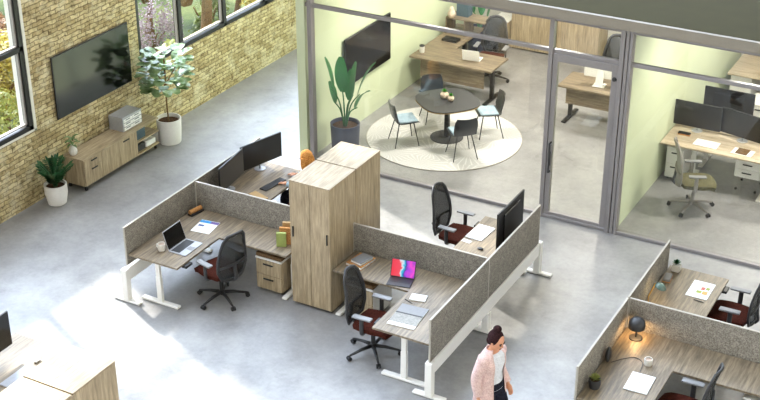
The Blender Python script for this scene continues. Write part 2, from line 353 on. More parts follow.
TT = [  # x, y, radius, height, kind
 (-17.2, 15.4, 1.1, 2.9, 3), (-17.6, 18.0, 1.0, 2.2, 2), (-19.6, 17.3, 1.2, 3.0, 3), (-20.4, 19.7, 1.2, 2.6, 2), (-22.4, 21.6, 1.2, 3.0, 0), (-22.6, 18.6, 1.3, 3.6, 1), (-24.8, 23.2, 1.3, 3.0, 3), (-25.6, 20.2, 1.5, 4.0, 0), (-27.6, 24.6, 1.5, 3.6, 2),
 (-29.0, 28.2, 1.6, 3.6, 0), (-32, 27.0, 1.7, 4.4, 1), (-28.6, 31.5, 1.6, 3.4, 3), (-24.2, 29.6, 1.3, 3.2, 0), (-21.9, 26.9, 1.1, 2.3, 4), (-21.2, 23.9, .9, 2.0, 4), (-19.6, 21.8, .7, 1.9, 2), (-20.3, 25.6, .75, 1.9, 2),
 (-26.6, 34.5, 1.8, 4.2, 0), (-21.2, 28.6, .7, 2.6, 1), (-20.4, 30.6, 1.2, 3.2, 0), (-22.9, 32.4, 1.0, 3.2, 1), (-22.2, 36.2, 1.7, 3.8, 0), (-18.0, 31.0, 1.0, 3.4, 0), (-31, 34.5, 2.0, 4.6, 2), (-25.5, 38.5, 2.0, 4.4, 3), (-21, 39.5, 2.0, 4.2, 0), (-35, 31, 2.1, 4.8, 3),
 (-18.6, 24.2, 2.3, 10.5, 1)]  # tall tree added to shade the right window, its crown above the view
KN = [('yellow_tree', 'tree with golden yellow autumn leaves in the meadow beyond the right window', 'yellowleaf'), ('green_tree', 'dull green leafy tree outside, beyond the brick wall', 'greenleaf'),
      ('lime_tree', 'yellow green leafy tree outside, beyond the brick wall', 'limeleaf'), ('rust_tree', 'rust brown autumn tree outside, beyond the brick wall', 'rustleaf'), ('bare_bush', 'mauve grey twiggy bush outside, beside the brick pier', 'mauveleaf')]
for x, y, r, h, k in TT:
    nm, lb, mt = KN[k]
    tree(nm, lb if k else 'tree with golden yellow autumn leaves outside, beyond the brick wall', 'tree' if k < 4 else 'bush', (x, y, -4), r, h, mt, int(3600 * min(1.6, r * r / 2)), .125 if k < 4 else .08, nm.replace('_', ' ') + 's beyond the windows')

# ------------------------------------------------------------------ furniture builders
def tleg(par, x, y, top, along, L=.64, mat='white', name='leg', off=0):
    bm = bmesh.new(); bx(bm, x - .04, x + .04, y - .03, y + .03, .03, top - .25, .004); bx(bm, x - .033, x + .033, y - .024, y + .024, top - .28, top)
    lg = obj(name, bm, mat, par)
    h = L / 2
    obj('foot', box(x - h + off, x + h + off, y - .04, y + .04, .008, .045, .006) if along == 'X' else box(x - .04, x + .04, y - h + off, y + h + off, .008, .045, .006), mat, lg)
    return lg
def ldesk(label, ox, oy, sx, sy, L, depth=1.62, w=.84, sd=.61, ctrl=True, spine_leg=True):
    t = thing('l_shaped_desk', label, 'desk', (ox, oy, 0), 0, 'L-shaped workstation desks')
    P = [(0, 0), (0, -depth), (w, -depth), (w, -sd), (L, -sd), (L, 0)]
    P = [(x * sx, y * sy) for x, y in P]
    bm = bmesh.new(); prism(bm, P, .712, .74); obj('desktop', bm, 'woodY', t)
    bm = bmesh.new()
    a, b = sorted((.12 * sx, (w - .14) * sx)); bx(bm, a, b, *sorted((-.12 * sy, -(depth - .16) * sy)), .68, .712)
    obj('under_frame', bm, 'white', t)
    tleg(t, .43 * sx, -(1.52 if depth < 1.77 else 1.68) * sy, .70, 'X', .64)
    if spine_leg: tleg(t, (L - .06) * sx, -.32 * sy, .70, 'Y', .58)
    if ctrl:
        a, b = sorted(((w - .03) * sx, (w + .055) * sx)); c, d = sorted((-(depth - .14) * sy, -(depth - .29) * sy))
        cb = obj('control_box', box(a, b, c, d, .672, .712, .006), 'black', t)
    return t
def vscreen(label, x, y0, y1, z0=.54, z1=1.17, grp='felt privacy screens', nm='privacy_screen', axis='Y'):
    t = thing(nm, label, 'privacy screen', (x, y0, 0) if axis == 'Y' else (y0, x, 0), 0, grp); L = y1 - y0
    def B(a0, a1, p0, p1, q0, q1, **k): return box(a0, a1, p0, p1, q0, q1, **k) if axis == 'Y' else box(p0, p1, a0, a1, q0, q1, **k)
    obj('felt_panel', B(-.012, .012, .008, L - .008, z0, z1 - .008), 'felt', t)
    bm = bmesh.new()
    for q in ((-.0125, .0125, 0, L, z1 - .01, z1), (-.0125, .0125, 0, .01, z0, z1 - .01), (-.0125, .0125, L - .01, L, z0, z1 - .01)):
        b2 = B(*q); me = bpy.data.meshes.new('tmp'); b2.to_mesh(me); b2.free(); bm.from_mesh(me); bpy.data.meshes.remove(me)
    obj('edge_trim', bm, 'trim', t)
    return t
def sframe(label, x, ya, yb, mid):
    t = thing('screen_frame', label, 'desk frame', (x, ya, 0), 0, 'white steel frames under the felt screens'); L = yb - ya
    obj('beam', box(-.03, .03, .03, L - .03, .33, .53, .006), 'white', t)
    for y in (-.02, mid - ya, L + .02):
        end = y != mid - ya
        p = obj('post', box(-.05, .05, y - .05, y + .05, .03, .535 if end else .33, .008), 'white', t)
        obj('foot', box(-.23, .23, y - .045, y + .045, .008, .04, .008), 'white', p)
    return t
def tall_cabinet(label, x0, x1, y0, y1, h=1.93, face='-y', grp='tall oak storage cabinets', seam='X'):
    t = thing('storage_cabinet', label, 'cabinet', (x0, y0, 0), 0, grp); w, d = x1 - x0, y1 - y0
    if seam == 'X':
        obj('body', box(0, w, .022, d, .03, h - .02), 'cabZ', t)
        obj('top_panel', box(0, w, .0, d, h - .018, h), 'cabY', t)
        for i in (0, 1):
            a = .002 + i * w / 2; dd = obj('door', box(a, a + w / 2 - .006, 0, .02, .04, h - .022, .0015), 'cabZ', t)
            obj('handle', box(*((w - .055, w - .038) if i else (.04, .057)), -.02, 0, h - .86, h - .70, .003), 'black', dd)
    else:
        obj('body', box(0, w, 0, d, .03, h - .02), 'cabZ', t)
        for i in (0, 1): obj('top_panel', box(i * w / 2 + .0015 * i, (i + 1) * w / 2 - .0015, 0, d, h - .018, h), 'cabY', t)
        for i in (0, 1):
            dd = obj('door', box(.002 + i * w / 2, (i + 1) * w / 2 - .002, -.02, 0, .04, h - .022), 'cabZ', t)
            obj('handle', box(w / 2 + (-.05 if i == 0 else .035), w / 2 + (-.035 if i == 0 else .05), -.036, -.02, h - .9, h - .76), 'dark', dd)
    obj('plinth', box(.02, w - .02, .04, d - .02, 0, .03), 'dark', t)
    return t
def pedestal(label, x, y, w=.42, d=.55, h=.52, cushion=True, rz=0, body='white', front='cabZ', z0=.04):
    t = thing('drawer_pedestal', label, 'drawer unit', (x, y, 0), rz, None)
    obj('body', box(0, w, .02, d, z0, h - .03, .004), body, t)
    obj('top_cap', box(-.002, w + .002, -.002, d, h - .03, h, .004), 'white', t)
    if cushion: obj('cushion', box(.005, w - .005, .005, d - .01, h, h + .06, .015, 2), M['tancush'], t)
    z = z0 + .005; hs = [(h - .035 - z) * .5, (h - .035 - z) * .5]
    for i, q in enumerate(hs):
        dd = obj('drawer', box(.01, w - .01, 0, .02, z + .003, z + q - .003, .003), front, t)
        obj('handle', box(w * .3, w * .68, -.022, -.002, z + q - .07, z + q - .052, .004), 'black', dd); z += q
    if z0 > .03:
        for cx, cy in ((.05, .06), (w - .05, .06), (.05, d - .06), (w - .05, d - .06)):
            bm = bmesh.new(); tube(bm, [(cx, cy - .012, .02), (cx, cy + .012, .02)], .02, 12); obj('caster', bm, 'black', t, True)
    return t
M['tancush'] = felt('tan_cushion_fabric', '#5b4632', '#7d6549')

# ---- task chair, facing +X
def task_chair(label, loc, rz, seatm='burg', framem='dark', meshm='mesh', basem='black', group='mesh back office chairs'):
    t = thing('office_chair', label, 'chair', loc, rz, group)
    for k in range(5):
        a = R(20 + 72 * k); c, s = math.cos(a), math.sin(a)
        bm = bmesh.new(); tube(bm, [(c * .03, s * .03, .115), (c * .16, s * .16, .105), (c * .335, s * .335, .068)], [.026, .022, .014], 8)
        sp = obj('base_spoke', bm, basem, t, True)
        bm = bmesh.new(); px, py = c * .345, s * .345
        for q in (-.017, .017): tube(bm, [(px - s * (q - .009), py + c * (q - .009), .03), (px - s * (q + .009), py + c * (q + .009), .03)], .03, 14)
        tube(bm, [(px, py, .03), (px, py, .07)], .012, 8); sharp(obj('caster', bm, 'black', sp))
    bm = bmesh.new(); lathe(bm, (0, 0, 0), [(0, .09), (.04, .09), (.04, .14), (.028, .15), (.028, .28), (.018, .285), (.018, .39), (0, .39)], 16); so('gas_lift', bm, basem, t)
    so('mechanism', box(-.12, .12, -.07, .07, .385, .43, .012, 2), 'dark', t)
    # seat
    bm = bmesh.new(); bmesh.ops.create_grid(bm, x_segments=12, y_segments=12, size=1); top = list(bm.verts)
    for v in top:
        x, y = v.co.x, v.co.y; m = max(abs(x), abs(y)); r = math.hypot(x, y); k = (m / r if r else 1); k = .55 + .45 * k if r else 1
        ex = x * k * .245; ey = y * k * .25
        z = .50 + .012 * y * y - .03 * max(0, x - .5) ** 2 * 4 - (.02 if m > .95 else 0)
        v.co = (ex * 1.1 + .055, ey, z)
    g = bmesh.ops.extrude_face_region(bm, geom=bm.faces[:]); 
    for v in [q for q in g['geom'] if isinstance(q, bmesh.types.BMVert)]: v.co.z -= .06; v.co.x *= .96; v.co.y *= .96
    so('seat', bm, seatm, t)
    # back: curved frame + mesh
    def bp(u, v):   # u -1..1 across, v 0..1 up
        w = .24 * (1 - .34 * (max(0, v - .35) / .65) ** 1.3) * (1 - .25 * max(0, .2 - v) / .2)
        w *= 1 if v < .9 else 1 - .25 * ((v - .9) / .1) ** 2
        x = -.28 - .08 * v + .06 * math.sin(v * PI) * .6 + .035 * u * u
        return Vector((x, u * w, .47 + .65 * v))
    loop = [bp(-1, v / 10) for v in range(11)] + [bp(u, 1.0) + Vector((0, 0, .02 * (1 - u * u))) for u in (-.6, -.2, .2, .6)] + [bp(1, 1 - v / 10) for v in range(11)] + [bp(u, 0) - Vector((0, 0, .03 * (1 - u * u))) for u in (.6, .2, -.2, -.6)]
    bm = bmesh.new(); tube(bm, loop + [loop[0]], .017, 8, False, (1.0, 1.5)); bf = obj('back_frame', bm, framem, t, True)
    bm = bmesh.new(); G = [[bm.verts.new(bp(u / 4, v / 8) ) for u in range(-4, 5)] for v in range(9)]
    for a, b in zip(G, G[1:]):
        for k in range(8): bm.faces.new((a[k], a[k + 1], b[k + 1], b[k]))
    g = bmesh.ops.extrude_face_region(bm, geom=bm.faces[:])
    for v in [q for q in g['geom'] if isinstance(q, bmesh.types.BMVert)]: v.co.x -= .004
    obj('back_mesh', bm, meshm, t, True)
    bm = bmesh.new(); tube(bm, [bp(u, .3) + Vector((-.02 , 0, 0)) for u in (-1, -.5, 0, .5, 1)], .014, 8, True, (1, 1.6)); obj('lumbar_support', bm, framem, t, True)
    bm = bmesh.new(); tube(bm, smooth_curve([(-.08, 0, .41), (-.24, 0, .40), (-.32, 0, .47), bp(0, .12) + Vector((-.03, 0, 0)), bp(0, .3) + Vector((-.02, 0, 0))], 4), .022, 8, True, (1.6, .8)); obj('back_support', bm, 'dark', t, True)
    for s in (-1, 1):
        bm = bmesh.new(); tube(bm, smooth_curve([(-.02, s * .12, .42), (-.02, s * .24, .42), (-.02, s * .275, .46), (-.02, s * .275, .66)], 4), .02, 8, True, (1.5, .8))
        ap = obj('armrest_post', bm, framem, t, True)
        so('armrest_pad', box(-.14, .12, s * .275 - .042, s * .275 + .042, .66, .685, .012, 2), 'grey', ap)
    t.scale = (1.06, 1.06, 1.06)
    return t

# ------------------------------------------------------------------ workstation cluster in the middle
X0, X1, YS = -10.93, -6.11, 14.16
vscreen('grey felt screen on the left edge of the desk with the white mug', X0, 12.49, YS, .57)
vscreen('grey felt screen on the left edge behind the two monitors', X0, YS, 15.93)
vscreen('grey felt screen between the mug desk and the dual monitors, left of the tall cabinets', YS, X0 + .03, -8.92, .70, 1.17, axis='X')
vscreen('long grey felt screen behind the colourful tablet, from tall cabinet to corner', YS, -8.19, X1 - .03, .70, 1.17, axis='X')
vscreen('grey felt screen right of the open magazine, facing the walking woman', X1, 12.42, YS)
vscreen('grey felt screen behind the large black monitor near the glass wall', X1, YS, 15.93)
sframe('white steel frame under the left felt screens, near the credenza side', X0, 12.46, 15.95, YS)
sframe('white steel frame under the right felt screens, behind the walking woman', X1, 12.46, 15.95, YS)
ldesk('L-shaped oak desk carrying the open silver laptop and white mug', X0 + .025, YS - .025, 1, 1, 1.98)
ldesk('L-shaped oak desk with colourful tablet and open magazine', X1 - .025, YS - .025, -1, 1, 2.02, w=.85)
ldesk('oak desk with two curved dark monitors, partly behind the tall cabinets', X0 + .025, YS + .025, 1, -1, 1.98, depth=1.78)
ldesk('oak desk under the large black monitor by the glass wall', X1 - .025, YS + .025, -1, -1, 2.02, depth=1.78)
tall_cabinet('tall oak two-door cabinet beside the mug desk, front one of the middle pair', -8.84, -8.20, 13.53, 14.24, 1.96)
tall_cabinet('tall oak cabinet in the middle of the room, rear one nearer the glass wall', -8.84, -8.20, 14.262, 14.95, 1.96)
pedestal('oak drawer pedestal with tan cushion under the mug desk, beside the tall cabinet', -9.50, 13.60, .44, .52, .56, body='cabZ')
pedestal('drawer pedestal under the tablet desk, behind the black mesh chair', -8.0, 13.62, cushion=True)
CH = task_chair('black mesh chair with burgundy seat turned to the open silver laptop', (-9.78, 13.13, 0), R(166))
dup(CH, (-7.22, 12.97, 0), R(2), 'black mesh chair with burgundy seat at the open magazine desk')
dup(CH, (-7.30, 15.68, 0), R(-3), 'black mesh chair with burgundy seat facing the large black monitor')
dup(CH, (-3.10, 15.45, 0), R(181), 'black mesh chair with burgundy seat beside the white food magazine, cut by the right edge')
dup(CH, (-3.03, 13.05, 0), R(180), 'office chair with burgundy seat at the closed white laptop, bottom right')
dup(CH, (-9.72, 15.52, 0), R(180), 'office chair of the ginger-haired person, hidden behind the tall cabinets')

# ------------------------------------------------------------------ workstation cluster bottom right
XR = -4.15
vscreen('grey felt screen left of the dome lamp, nearest at the bottom right', XR, 12.35, 14.1)
vscreen('grey felt screen beside the brass lamp and cube plant, pointing at the glass wall', XR, 14.12, 15.82)
vscreen('long grey felt screen behind the dome lamp, running off the right edge', 14.11, XR + .03, -.9, .70, 1.17, axis='X')
sframe('white steel frame under the bottom right felt screens', XR, 12.39, 15.84, 14.11)
ldesk('L-shaped oak desk lit by the dome lamp, with the closed laptop', XR + .025, 14.085, 1, 1, 3.2, depth=1.75, w=.82, sd=.66)
ldesk('oak desk with brass lamp, cube plant and white magazine', XR + .025, 14.135, 1, -1, 3.2, depth=1.76, w=.82)
o = pedestal('oak drawer unit under the bottom right desk, cut by the frame', -2.45, 13.5, .5, .5, .6, False, body='cabZ')

# ------------------------------------------------------------------ workstation bottom left
tall_cabinet('pale oak cabinet at the bottom left, rear one beside the small round mouse', -8.83, -8.16, 8.30, 8.98, 1.95, seam='Y')
tall_cabinet('pale oak cabinet at the bottom left, front one cut by the bottom edge', -8.83, -8.16, 7.60, 8.278, 1.95, seam='Y')
t = thing('desk', 'oak desk with white keyboard at the bottom left edge', 'desk', (-10.9, 8.3, 0))
obj('desktop', box(0, .84, 0, 1.92, .712, .74), 'woodY', t); obj('under_frame', box(.12, .7, .1, 1.75, .68, .712), 'white', t)
tleg(t, .43, 1.7, .70, 'X'); tleg(t, .43, .2, .70, 'X')
single('keyboard', box(-.075, .075, -.24, .24, 0, .018, .005), 'silver', 'slim pale keyboard on the bottom left desk', 'keyboard', (-10.20, 9.50, .74), R(0))
bm = bmesh.new(); ball(bm, (0, 0, .016), .055, (.62, 1, .33), 14); single('mouse', bm, 'white', 'small white mouse at the end of the bottom left desk', 'mouse', (-10.22, 9.86, .742), 0, None, True)

# ------------------------------------------------------------------ credenza group
t = thing('credenza', 'low oak credenza along the brick wall under the television', 'credenza', (-14.12, 14.82, 0))
D, L, H = .44, 2.0, .58
obj('top_panel', box(0, D, 0, L + .02, H - .028, H, .002), 'cabY', t)
obj('body', box(.01, D - .02, .01, 1.40, .09, H - .028), 'cabZ', t)
obj('shelf', box(.01, D, 1.40, L, .09, .115), 'cabY', t); obj('shelf', box(.01, D, 1.40, L, .32, .342), 'cabY', t)
obj('end_panel', box(.0, D, 1.38, 1.40, .09, H - .028), 'cabZ', t)
obj('back_panel', box(0, .012, 1.40, L, .09, H - .028), 'cabZ', t)
for z0, z1 in ((.095, .40), (.405, H - .03)):
    dd = obj('drawer', box(D - .02, D, .03, .46, z0, z1, .002), 'cabZ', t); obj('handle', box(D, D + .018, .19, .33, z1 - .055, z1 - .035, .003), 'black', dd)
for y0, y1 in ((.465, .92), (.925, 1.378)):
    dd = obj('door', box(D - .02, D, y0, y1, .095, H - .03, .002), 'cabZ', t)
    if y0 > .9: obj('handle', box(D, D + .018, y0 + .1, y0 + .26, H - .085, H - .065, .003), 'black', dd)
for x in (.05, D - .05):
    for y in (.06, L - .06): obj('foot', box(x - .02, x + .02, y - .02, y + .02, 0, .09, .004), 'black', t)
CZ = .58
t = thing('magazine_sorter', 'grey metal paper sorter with white trays on the credenza', 'paper sorter', (-13.96, 16.30, CZ))
obj('case', box(-.15, .16, -.27, .24, 0, .26, .004), 'silver', t)
for i in range(3):
    for j in range(2): obj('tray', box(.15, .175, -.25 + j * .235, -.02 + j * .235, .018 + i * .075, .07 + i * .075, .004), 'paper', t)
for i in range(3):
    for j in range(2): obj('label_tab', box(.176, .179, -.21 + j * .235, -.09 + j * .235, .055 + i * .075, .067 + i * .075), 'bluebox', t)
for i in range(2): single('storage_box', box(-.13, .13, -.13, .13, 0, .095, .004), 'bluebox', ['slate blue box on the upper open shelf of the credenza, lower of two', 'slate blue box on the upper open shelf of the credenza, upper of two'][i], 'box', (-13.86, 16.38, .342 + i * .098), 0, 'boxes in the credenza')
single('storage_basket', box(-.14, .14, -.13, .13, 0, .13, .02, 2), 'dark', 'dark woven basket on the lower shelf of the credenza', 'basket', (-13.87, 16.36, .115))
single('storage_box', box(-.12, .12, -.13, .13, 0, .10, .01), 'paper', 'white box beside the dark basket on the lower credenza shelf', 'box', (-13.85, 16.65, .115))
# television on the brick wall
t = thing('television', 'large black flat television mounted on the brick wall', 'television', (WX + .02, 14.82, 1.215))
so('housing', box(.008, .03, 0, 1.93, 0, 1.08, .004), 'frameblk', t); obj('screen', box(.0302, .032, .018, 1.912, .018, 1.062), 'screen', t); obj('wall_bracket', box(-.018, .008, .6, 1.3, .3, .8), 'dark', t)

# ------------------------------------------------------------------ plants
def leaf(bm, p, d, L, w, droop=.3, n=5, fold=.15, roundness=1.0, nrm=None):
    d = Vector(d).normalized(); up = Vector((0, 0, 1)); s = d.cross(up)
    if s.length < .05: s = Vector((1, 0, 0))
    s.normalize(); prev = None; q = Vector(p)
    for i in range(n + 1):
        tt = i / n; prof = math.sin(PI * min(1, tt * .92 + .04)) ** (.7 * roundness)
        dd = (d - up * droop * tt * 1.3).normalized(); nn = s.cross(dd)
        c = q.copy(); hw = w * prof / 2
        row = [bm.verts.new(c - s * hw + nn * fold * hw), bm.verts.new(c), bm.verts.new(c + s * hw + nn * fold * hw)]
        if prev:
            for k in (0, 1): bm.faces.new((prev[k], prev[k + 1], row[k + 1], row[k]))
        prev = row; q = q + dd * L / n
def potplant(name, label, cat, loc, prof, potm, soil_z, soil_r, nm='pot'):
    t = thing(name, label, cat, loc)
    bm = bmesh.new(); lathe(bm, (0, 0, 0), prof, 32); so(nm, bm, potm, t)
    bm = bmesh.new(); cyl(bm, (0, 0, soil_z - .02), soil_r, .02, 24); obj('soil', bm, 'soil', t); return t
def pot_prof(rb, rt, h, th=.02): return [(0, 0), (rb * .96, 0), (rb, .015), (rb + (rt - rb) * .55, h * .5), (rt, h), (rt - th, h), (rt - th - .005, h - .08), (0, h - .08)]
# fiddle leaf fig
t = potplant('fig_tree', 'fiddle leaf fig tree in a round white pot between credenza and brick wall', 'potted plant', (-13.68, 17.12, 0), pot_prof(.20, .225, .46), 'pot', .40, .195)
bm = bmesh.new(); tube(bm, smooth_curve([(0, 0, .38), (-.02, .01, .8), (.01, -.01, 1.15), (0, 0, 1.6)], 4), .014, 8); tube(bm, [(0, 0, 1.1), (.12, .15, 1.4)], .01, 6); tube(bm, [(0, 0, 1.05), (-.05, -.16, 1.35)], .01, 6); obj('trunk', bm, 'bark', t)
bm = bmesh.new(); rnd = random.Random(3)
for k in range(120):
    a = rnd.uniform(0, 2 * PI); z = rnd.uniform(1.0, 1.72); r = .08 + .27 * math.sin(PI * (z - .85) / 1.0) * rnd.uniform(.5, 1.1)
    p = (math.cos(a) * r * .8 + .02, math.sin(a) * r * 1.25, z); leaf(bm, p, (math.cos(a), math.sin(a), rnd.uniform(-.1, .9)), rnd.uniform(.17, .25), rnd.uniform(.15, .20), .5, 6, .14, .6)
obj('foliage', bm, 'leaf', t, True)
# zz plant
t = potplant('zz_plant', 'dark green bushy plant in a tall white pot beside the credenza', 'potted plant', (-13.84, 14.29, 0), [(0, 0), (.12, 0), (.15, .02), (.185, .2), (.185, .36), (.165, .36), (.16, .30), (0, .30)], 'pot', .31, .158)
bm = bmesh.new(); bs = bmesh.new(); rnd = random.Random(5)
for k in range(17):
    a = k * 2.4; ln = rnd.uniform(.5, 1.0); dx, dy = math.cos(a) * .26 * ln, math.sin(a) * .30 * ln; z1 = .33 + .42 * (1.25 - .5 * ln)
    path = smooth_curve([(dx * .1, dy * .1, .31), (dx * .45, dy * .45, .31 + (z1 - .31) * .6), (dx, dy, z1)], 6); tube(bs, path, .007, 5)
    for i, p in enumerate(path[3:]):
        for s in (-1, 1): leaf(bm, p, (dx * 2 - s * dy * 3, dy * 2 + s * dx * 3, .25), .095, .045, .2, 3, .1)
    leaf(bm, path[-1], (dx, dy, .3), .09, .04, .2, 3)
obj('foliage', bm, 'leafd', t, True); obj('stems', bs, 'leafd', t, True)
# small vase plant on credenza
t = thing('vase_plant', 'little green sprig in a white faceted vase on the credenza end', 'potted plant', (-13.98, 14.94, CZ))
bm = bmesh.new(); lathe(bm, (0, 0, 0), [(0, 0), (.05, 0), (.07, .04), (.074, .08), (.06, .12), (.035, .16), (.03, .18), (.022, .18), (.022, .15), (0, .15)], 10); obj('vase', bm, 'pot', t)
bm = bmesh.new(); rnd = random.Random(8)
for k in range(13):
    a = k * 2.4; leaf(bm, (math.cos(a) * .01, math.sin(a) * .01, .17 + .012 * k), (math.cos(a), math.sin(a) - .4, .5), .13, .05, .9, 4, .1)
obj('foliage', bm, 'leaf', t, True)
# banana leaf plant in the meeting room
def bigplant(label, loc, sc, seed, leaves):
    t = potplant('bird_of_paradise', label, 'potted plant', loc, pot_prof(.23, .26, .60 * sc), 'navy', .54 * sc, .23)
    bm = bmesh.new(); bs = bmesh.new()
    for dx, dy, z, L, w, lean in leaves:
        b = Vector((dx * .08, dy * .08, .54 * sc)); e = Vector((dx, dy, z)); m = b.lerp(e, .55) + Vector((-dx * .18, -dy * .18, .06))
        path = smooth_curve([b, m, e], 6); tube(bs, path, [.016 - .0006 * i for i in range(len(path))], 6)
        leaf(bm, path[-3], (dx * lean, dy * lean, 1.0), L, w, .45 * lean, 9, .22, .8)
    obj('foliage', bm, 'leafb', t, True); obj('stalks', bs, 'leafb', t, True); return t
bigplant('large leafy bird of paradise plant in a dark round planter by the television', (-10.66, 18.17, 0), 1, 1,
         [(-.22, -.08, 1.25, .62, .24, .8), (-.24, .02, .95, .4, .18, 1.0), (-.02, -.05, 1.25, .65, .26, .5), (.10, .12, 1.10, .65, .24, .7), (.24, .1, 1.15, .72, .22, 1.2), (.0, .18, 1.0, .55, .2, .8), (.26, -.02, .95, .5, .18, 1.5)])
bigplant('leafy plant in a dark planter in the far office corner beside low oak cabinet', (-10.70, 23.8, 0), .9, 2,
         [(-.15, -.2, .85, .45, .16, 1.0), (.1, -.15, .9, .5, .18, .8), (.2, .0, .8, .45, .16, 1.1), (0, .1, 1.0, .5, .2, .5), (-.2, .05, .85, .4, .15, 1.1)])

# ------------------------------------------------------------------ meeting room
t = thing('rug', 'round pale rug with white fan pattern under the black table', 'rug', (-9.45, 19.63, 0))
rt = NT('fan_pattern_rug'); tc = rt.n('ShaderNodeTexCoord'); vo = rt.n('ShaderNodeTexVoronoi'); vo.inputs['Scale'].default_value = 1.5; vo.inputs['Randomness'].default_value = .45; rt.l(tc.outputs['Object'], vo.inputs['Vector'])
mp = rt.n('ShaderNodeVectorMath', operation='SUBTRACT'); sc = rt.n('ShaderNodeVectorMath', operation='SCALE'); sc.inputs['Scale'].default_value = 1.0
rt.l(tc.outputs['Object'], mp.inputs[0]); rt.l(vo.outputs['Position'], mp.inputs[1]); gr = rt.n('ShaderNodeSeparateXYZ'); rt.l(mp.outputs[0], gr.inputs[0])
at = rt.n('ShaderNodeMath', operation='ARCTAN2'); rt.l(gr.outputs['Y'], at.inputs[0]); rt.l(gr.outputs['X'], at.inputs[1])
mu = rt.n('ShaderNodeMath', operation='MULTIPLY'); mu.inputs[1].default_value = 24; rt.l(at.outputs[0], mu.inputs[0]); sn = rt.n('ShaderNodeMath', operation='SINE'); rt.l(mu.outputs[0], sn.inputs[0])
rt.l(rt.ramp(sn.outputs[0], [(.0, col('#c4c3c1')), (.6, col('#c4c3c1')), (.8, col('#d9d8d6'))]), rt.b.inputs['Base Color']); rt.b.inputs['Roughness'].default_value = 1
bm = bmesh.new(); lathe(bm, (0, 0, 0), [(0, 0), (1.40, 0), (1.40, .012), (1.39, .015), (0, .015)], 72); obj('pile', bm, rt.m, t)
bm = bmesh.new(); n = 72
for k in range(n): pass
tube(bm, [(1.40 * math.cos(2 * PI * k / n), 1.40 * math.sin(2 * PI * k / n), .009) for k in range(n + 1)], .008, 6, False); obj('binding', bm, 'trim', t, True)
t = thing('meeting_table', 'black rounded square meeting table on the round rug', 'table', (-9.40, 19.63, .015))
def squircle(r, n=56, e=3.0, rot=.88):
    out = []
    for k in range(n):
        a = 2 * PI * k / n; c, s = math.cos(a), math.sin(a); q = r / (abs(c) ** e + abs(s) ** e) ** (1 / e); out.append((q * math.cos(a + rot), q * math.sin(a + rot)))
    return out
bm = bmesh.new(); prism(bm, squircle(.53), .712, .727); obj('table_top', bm, 'dark', t)
bm = bmesh.new(); prism(bm, squircle(.53), .695, .7118); obj('edge_band', bm, 'tan', t)
obj('column', box(-.04, .04, -.04, .04, .02, .69, .006), 'black', t)
bm = bmesh.new(); lathe(bm, (0, 0, 0), [(0, 0), (.30, 0), (.30, .012), (.05, .022), (0, .022)], 40); so('base_plate', bm, 'dark', t)
def succ(label, loc, r):
    t = thing('succulent_pot', label, 'potted plant', loc, 0, 'little potted succulents on the black table')
    bm = bmesh.new(); lathe(bm, (0, 0, 0), [(0, 0), (r * .6, 0), (r, r * .55), (r, r * 1.1), (r * .55, r * 1.7), (r * .45, r * 1.65), (0, r * 1.5)], 18); obj('pot', bm, 'stone', t, True)
    bm = bmesh.new(); rnd = random.Random(2)
    for k in range(46):
        a = k * 2.4; e = k / 46; leaf(bm, (0, 0, r * 1.6), (math.cos(a) * (1 - e), math.sin(a) * (1 - e), .25 + 1.6 * e), r * .85, r * .3, .1, 3, .2)
    obj('foliage', bm, M['succ'], t); return t
M['succ'] = leafmat('succulent_green', '#2f7a1e', '#58a534', .2)
succ('larger round stone pot with green succulent on the black meeting table', (-9.49, 19.68, .742), .075); succ('smaller round stone pot with green succulent on the black meeting table', (-9.33, 19.62, .742), .06)
def guest_chair(label, loc, rz):
    t = thing('guest_chair', label, 'chair', loc, rz, 'blue seat chairs round the black table')
    # one-piece shell: grid from seat front over bend to back top
    prof = [(.22, .44), (.20, .455), (.05, .445), (-.12, .44), (-.18, .46), (-.22, .53), (-.245, .63), (-.265, .73), (-.275, .80)]
    hw = [.20, .215, .22, .215, .205, .21, .215, .205, .17]
    bm = bmesh.new(); G = []
    for (x, z), w in zip(prof, hw):
        G.append([bm.verts.new((x + (.05 * (u ** 2) if z > .5 else 0), u * w, z + (.015 * u * u if z < .5 else 0))) for u in (-1, -.7, -.35, 0, .35, .7, 1)])
    for a, b in zip(G, G[1:]):
        for k in range(6): bm.faces.new((a[k], a[k + 1], b[k + 1], b[k]))
    g = bmesh.ops.extrude_face_region(bm, geom=bm.faces[:])
    for v in [q for q in g['geom'] if isinstance(q, bmesh.types.BMVert)]:
        if v.co.z < .5: v.co.z -= .012
        else: v.co.x -= .012
    so('shell', bm, 'shell', t)
    bm = bmesh.new(); bx(bm, -.14, .20, -.195, .195, .452, .485, .014, 3); so('seat_pad', bm, 'blue', t)
    for sx, sy in ((1, 1), (1, -1), (-1, 1), (-1, -1)):
        bm = bmesh.new(); tube(bm, [(sx * .13, sy * .13, .44), (sx * .22 - .01, sy * .22, 0)], [.012, .009], 8); obj('leg', bm, 'black', t, True)
    return t
GC = guest_chair('guest chair left of the black table, blue seat fully visible', (-9.97, 19.07, .0155), math.atan2(.56, .57))
dup(GC, (-8.84, 19.07, .0155), math.atan2(.56, -.55), 'guest chair nearest the glass, its dark back towards us')
dup(GC, (-8.80, 20.10, .0155), math.atan2(-.47, -.6), 'guest chair right of the black table, blue seat beside its corner')
dup(GC, (-9.95, 20.22, .0155), math.atan2(-.6, .55), 'guest chair on the far side of the black table, by the office desk')
t = thing('television', 'dark flat television on the green wall of the meeting room', 'television', (-11.10, 18.88, .90))
so('housing', box(.015, .05, 0, 1.68, 0, .91, .006), 'frameblk', t); obj('screen', box(.0502, .053, .015, 1.665, .015, .895), 'screen', t); obj('wall_bracket', box(0, .015, .5, 1.1, .3, .6), 'dark', t)

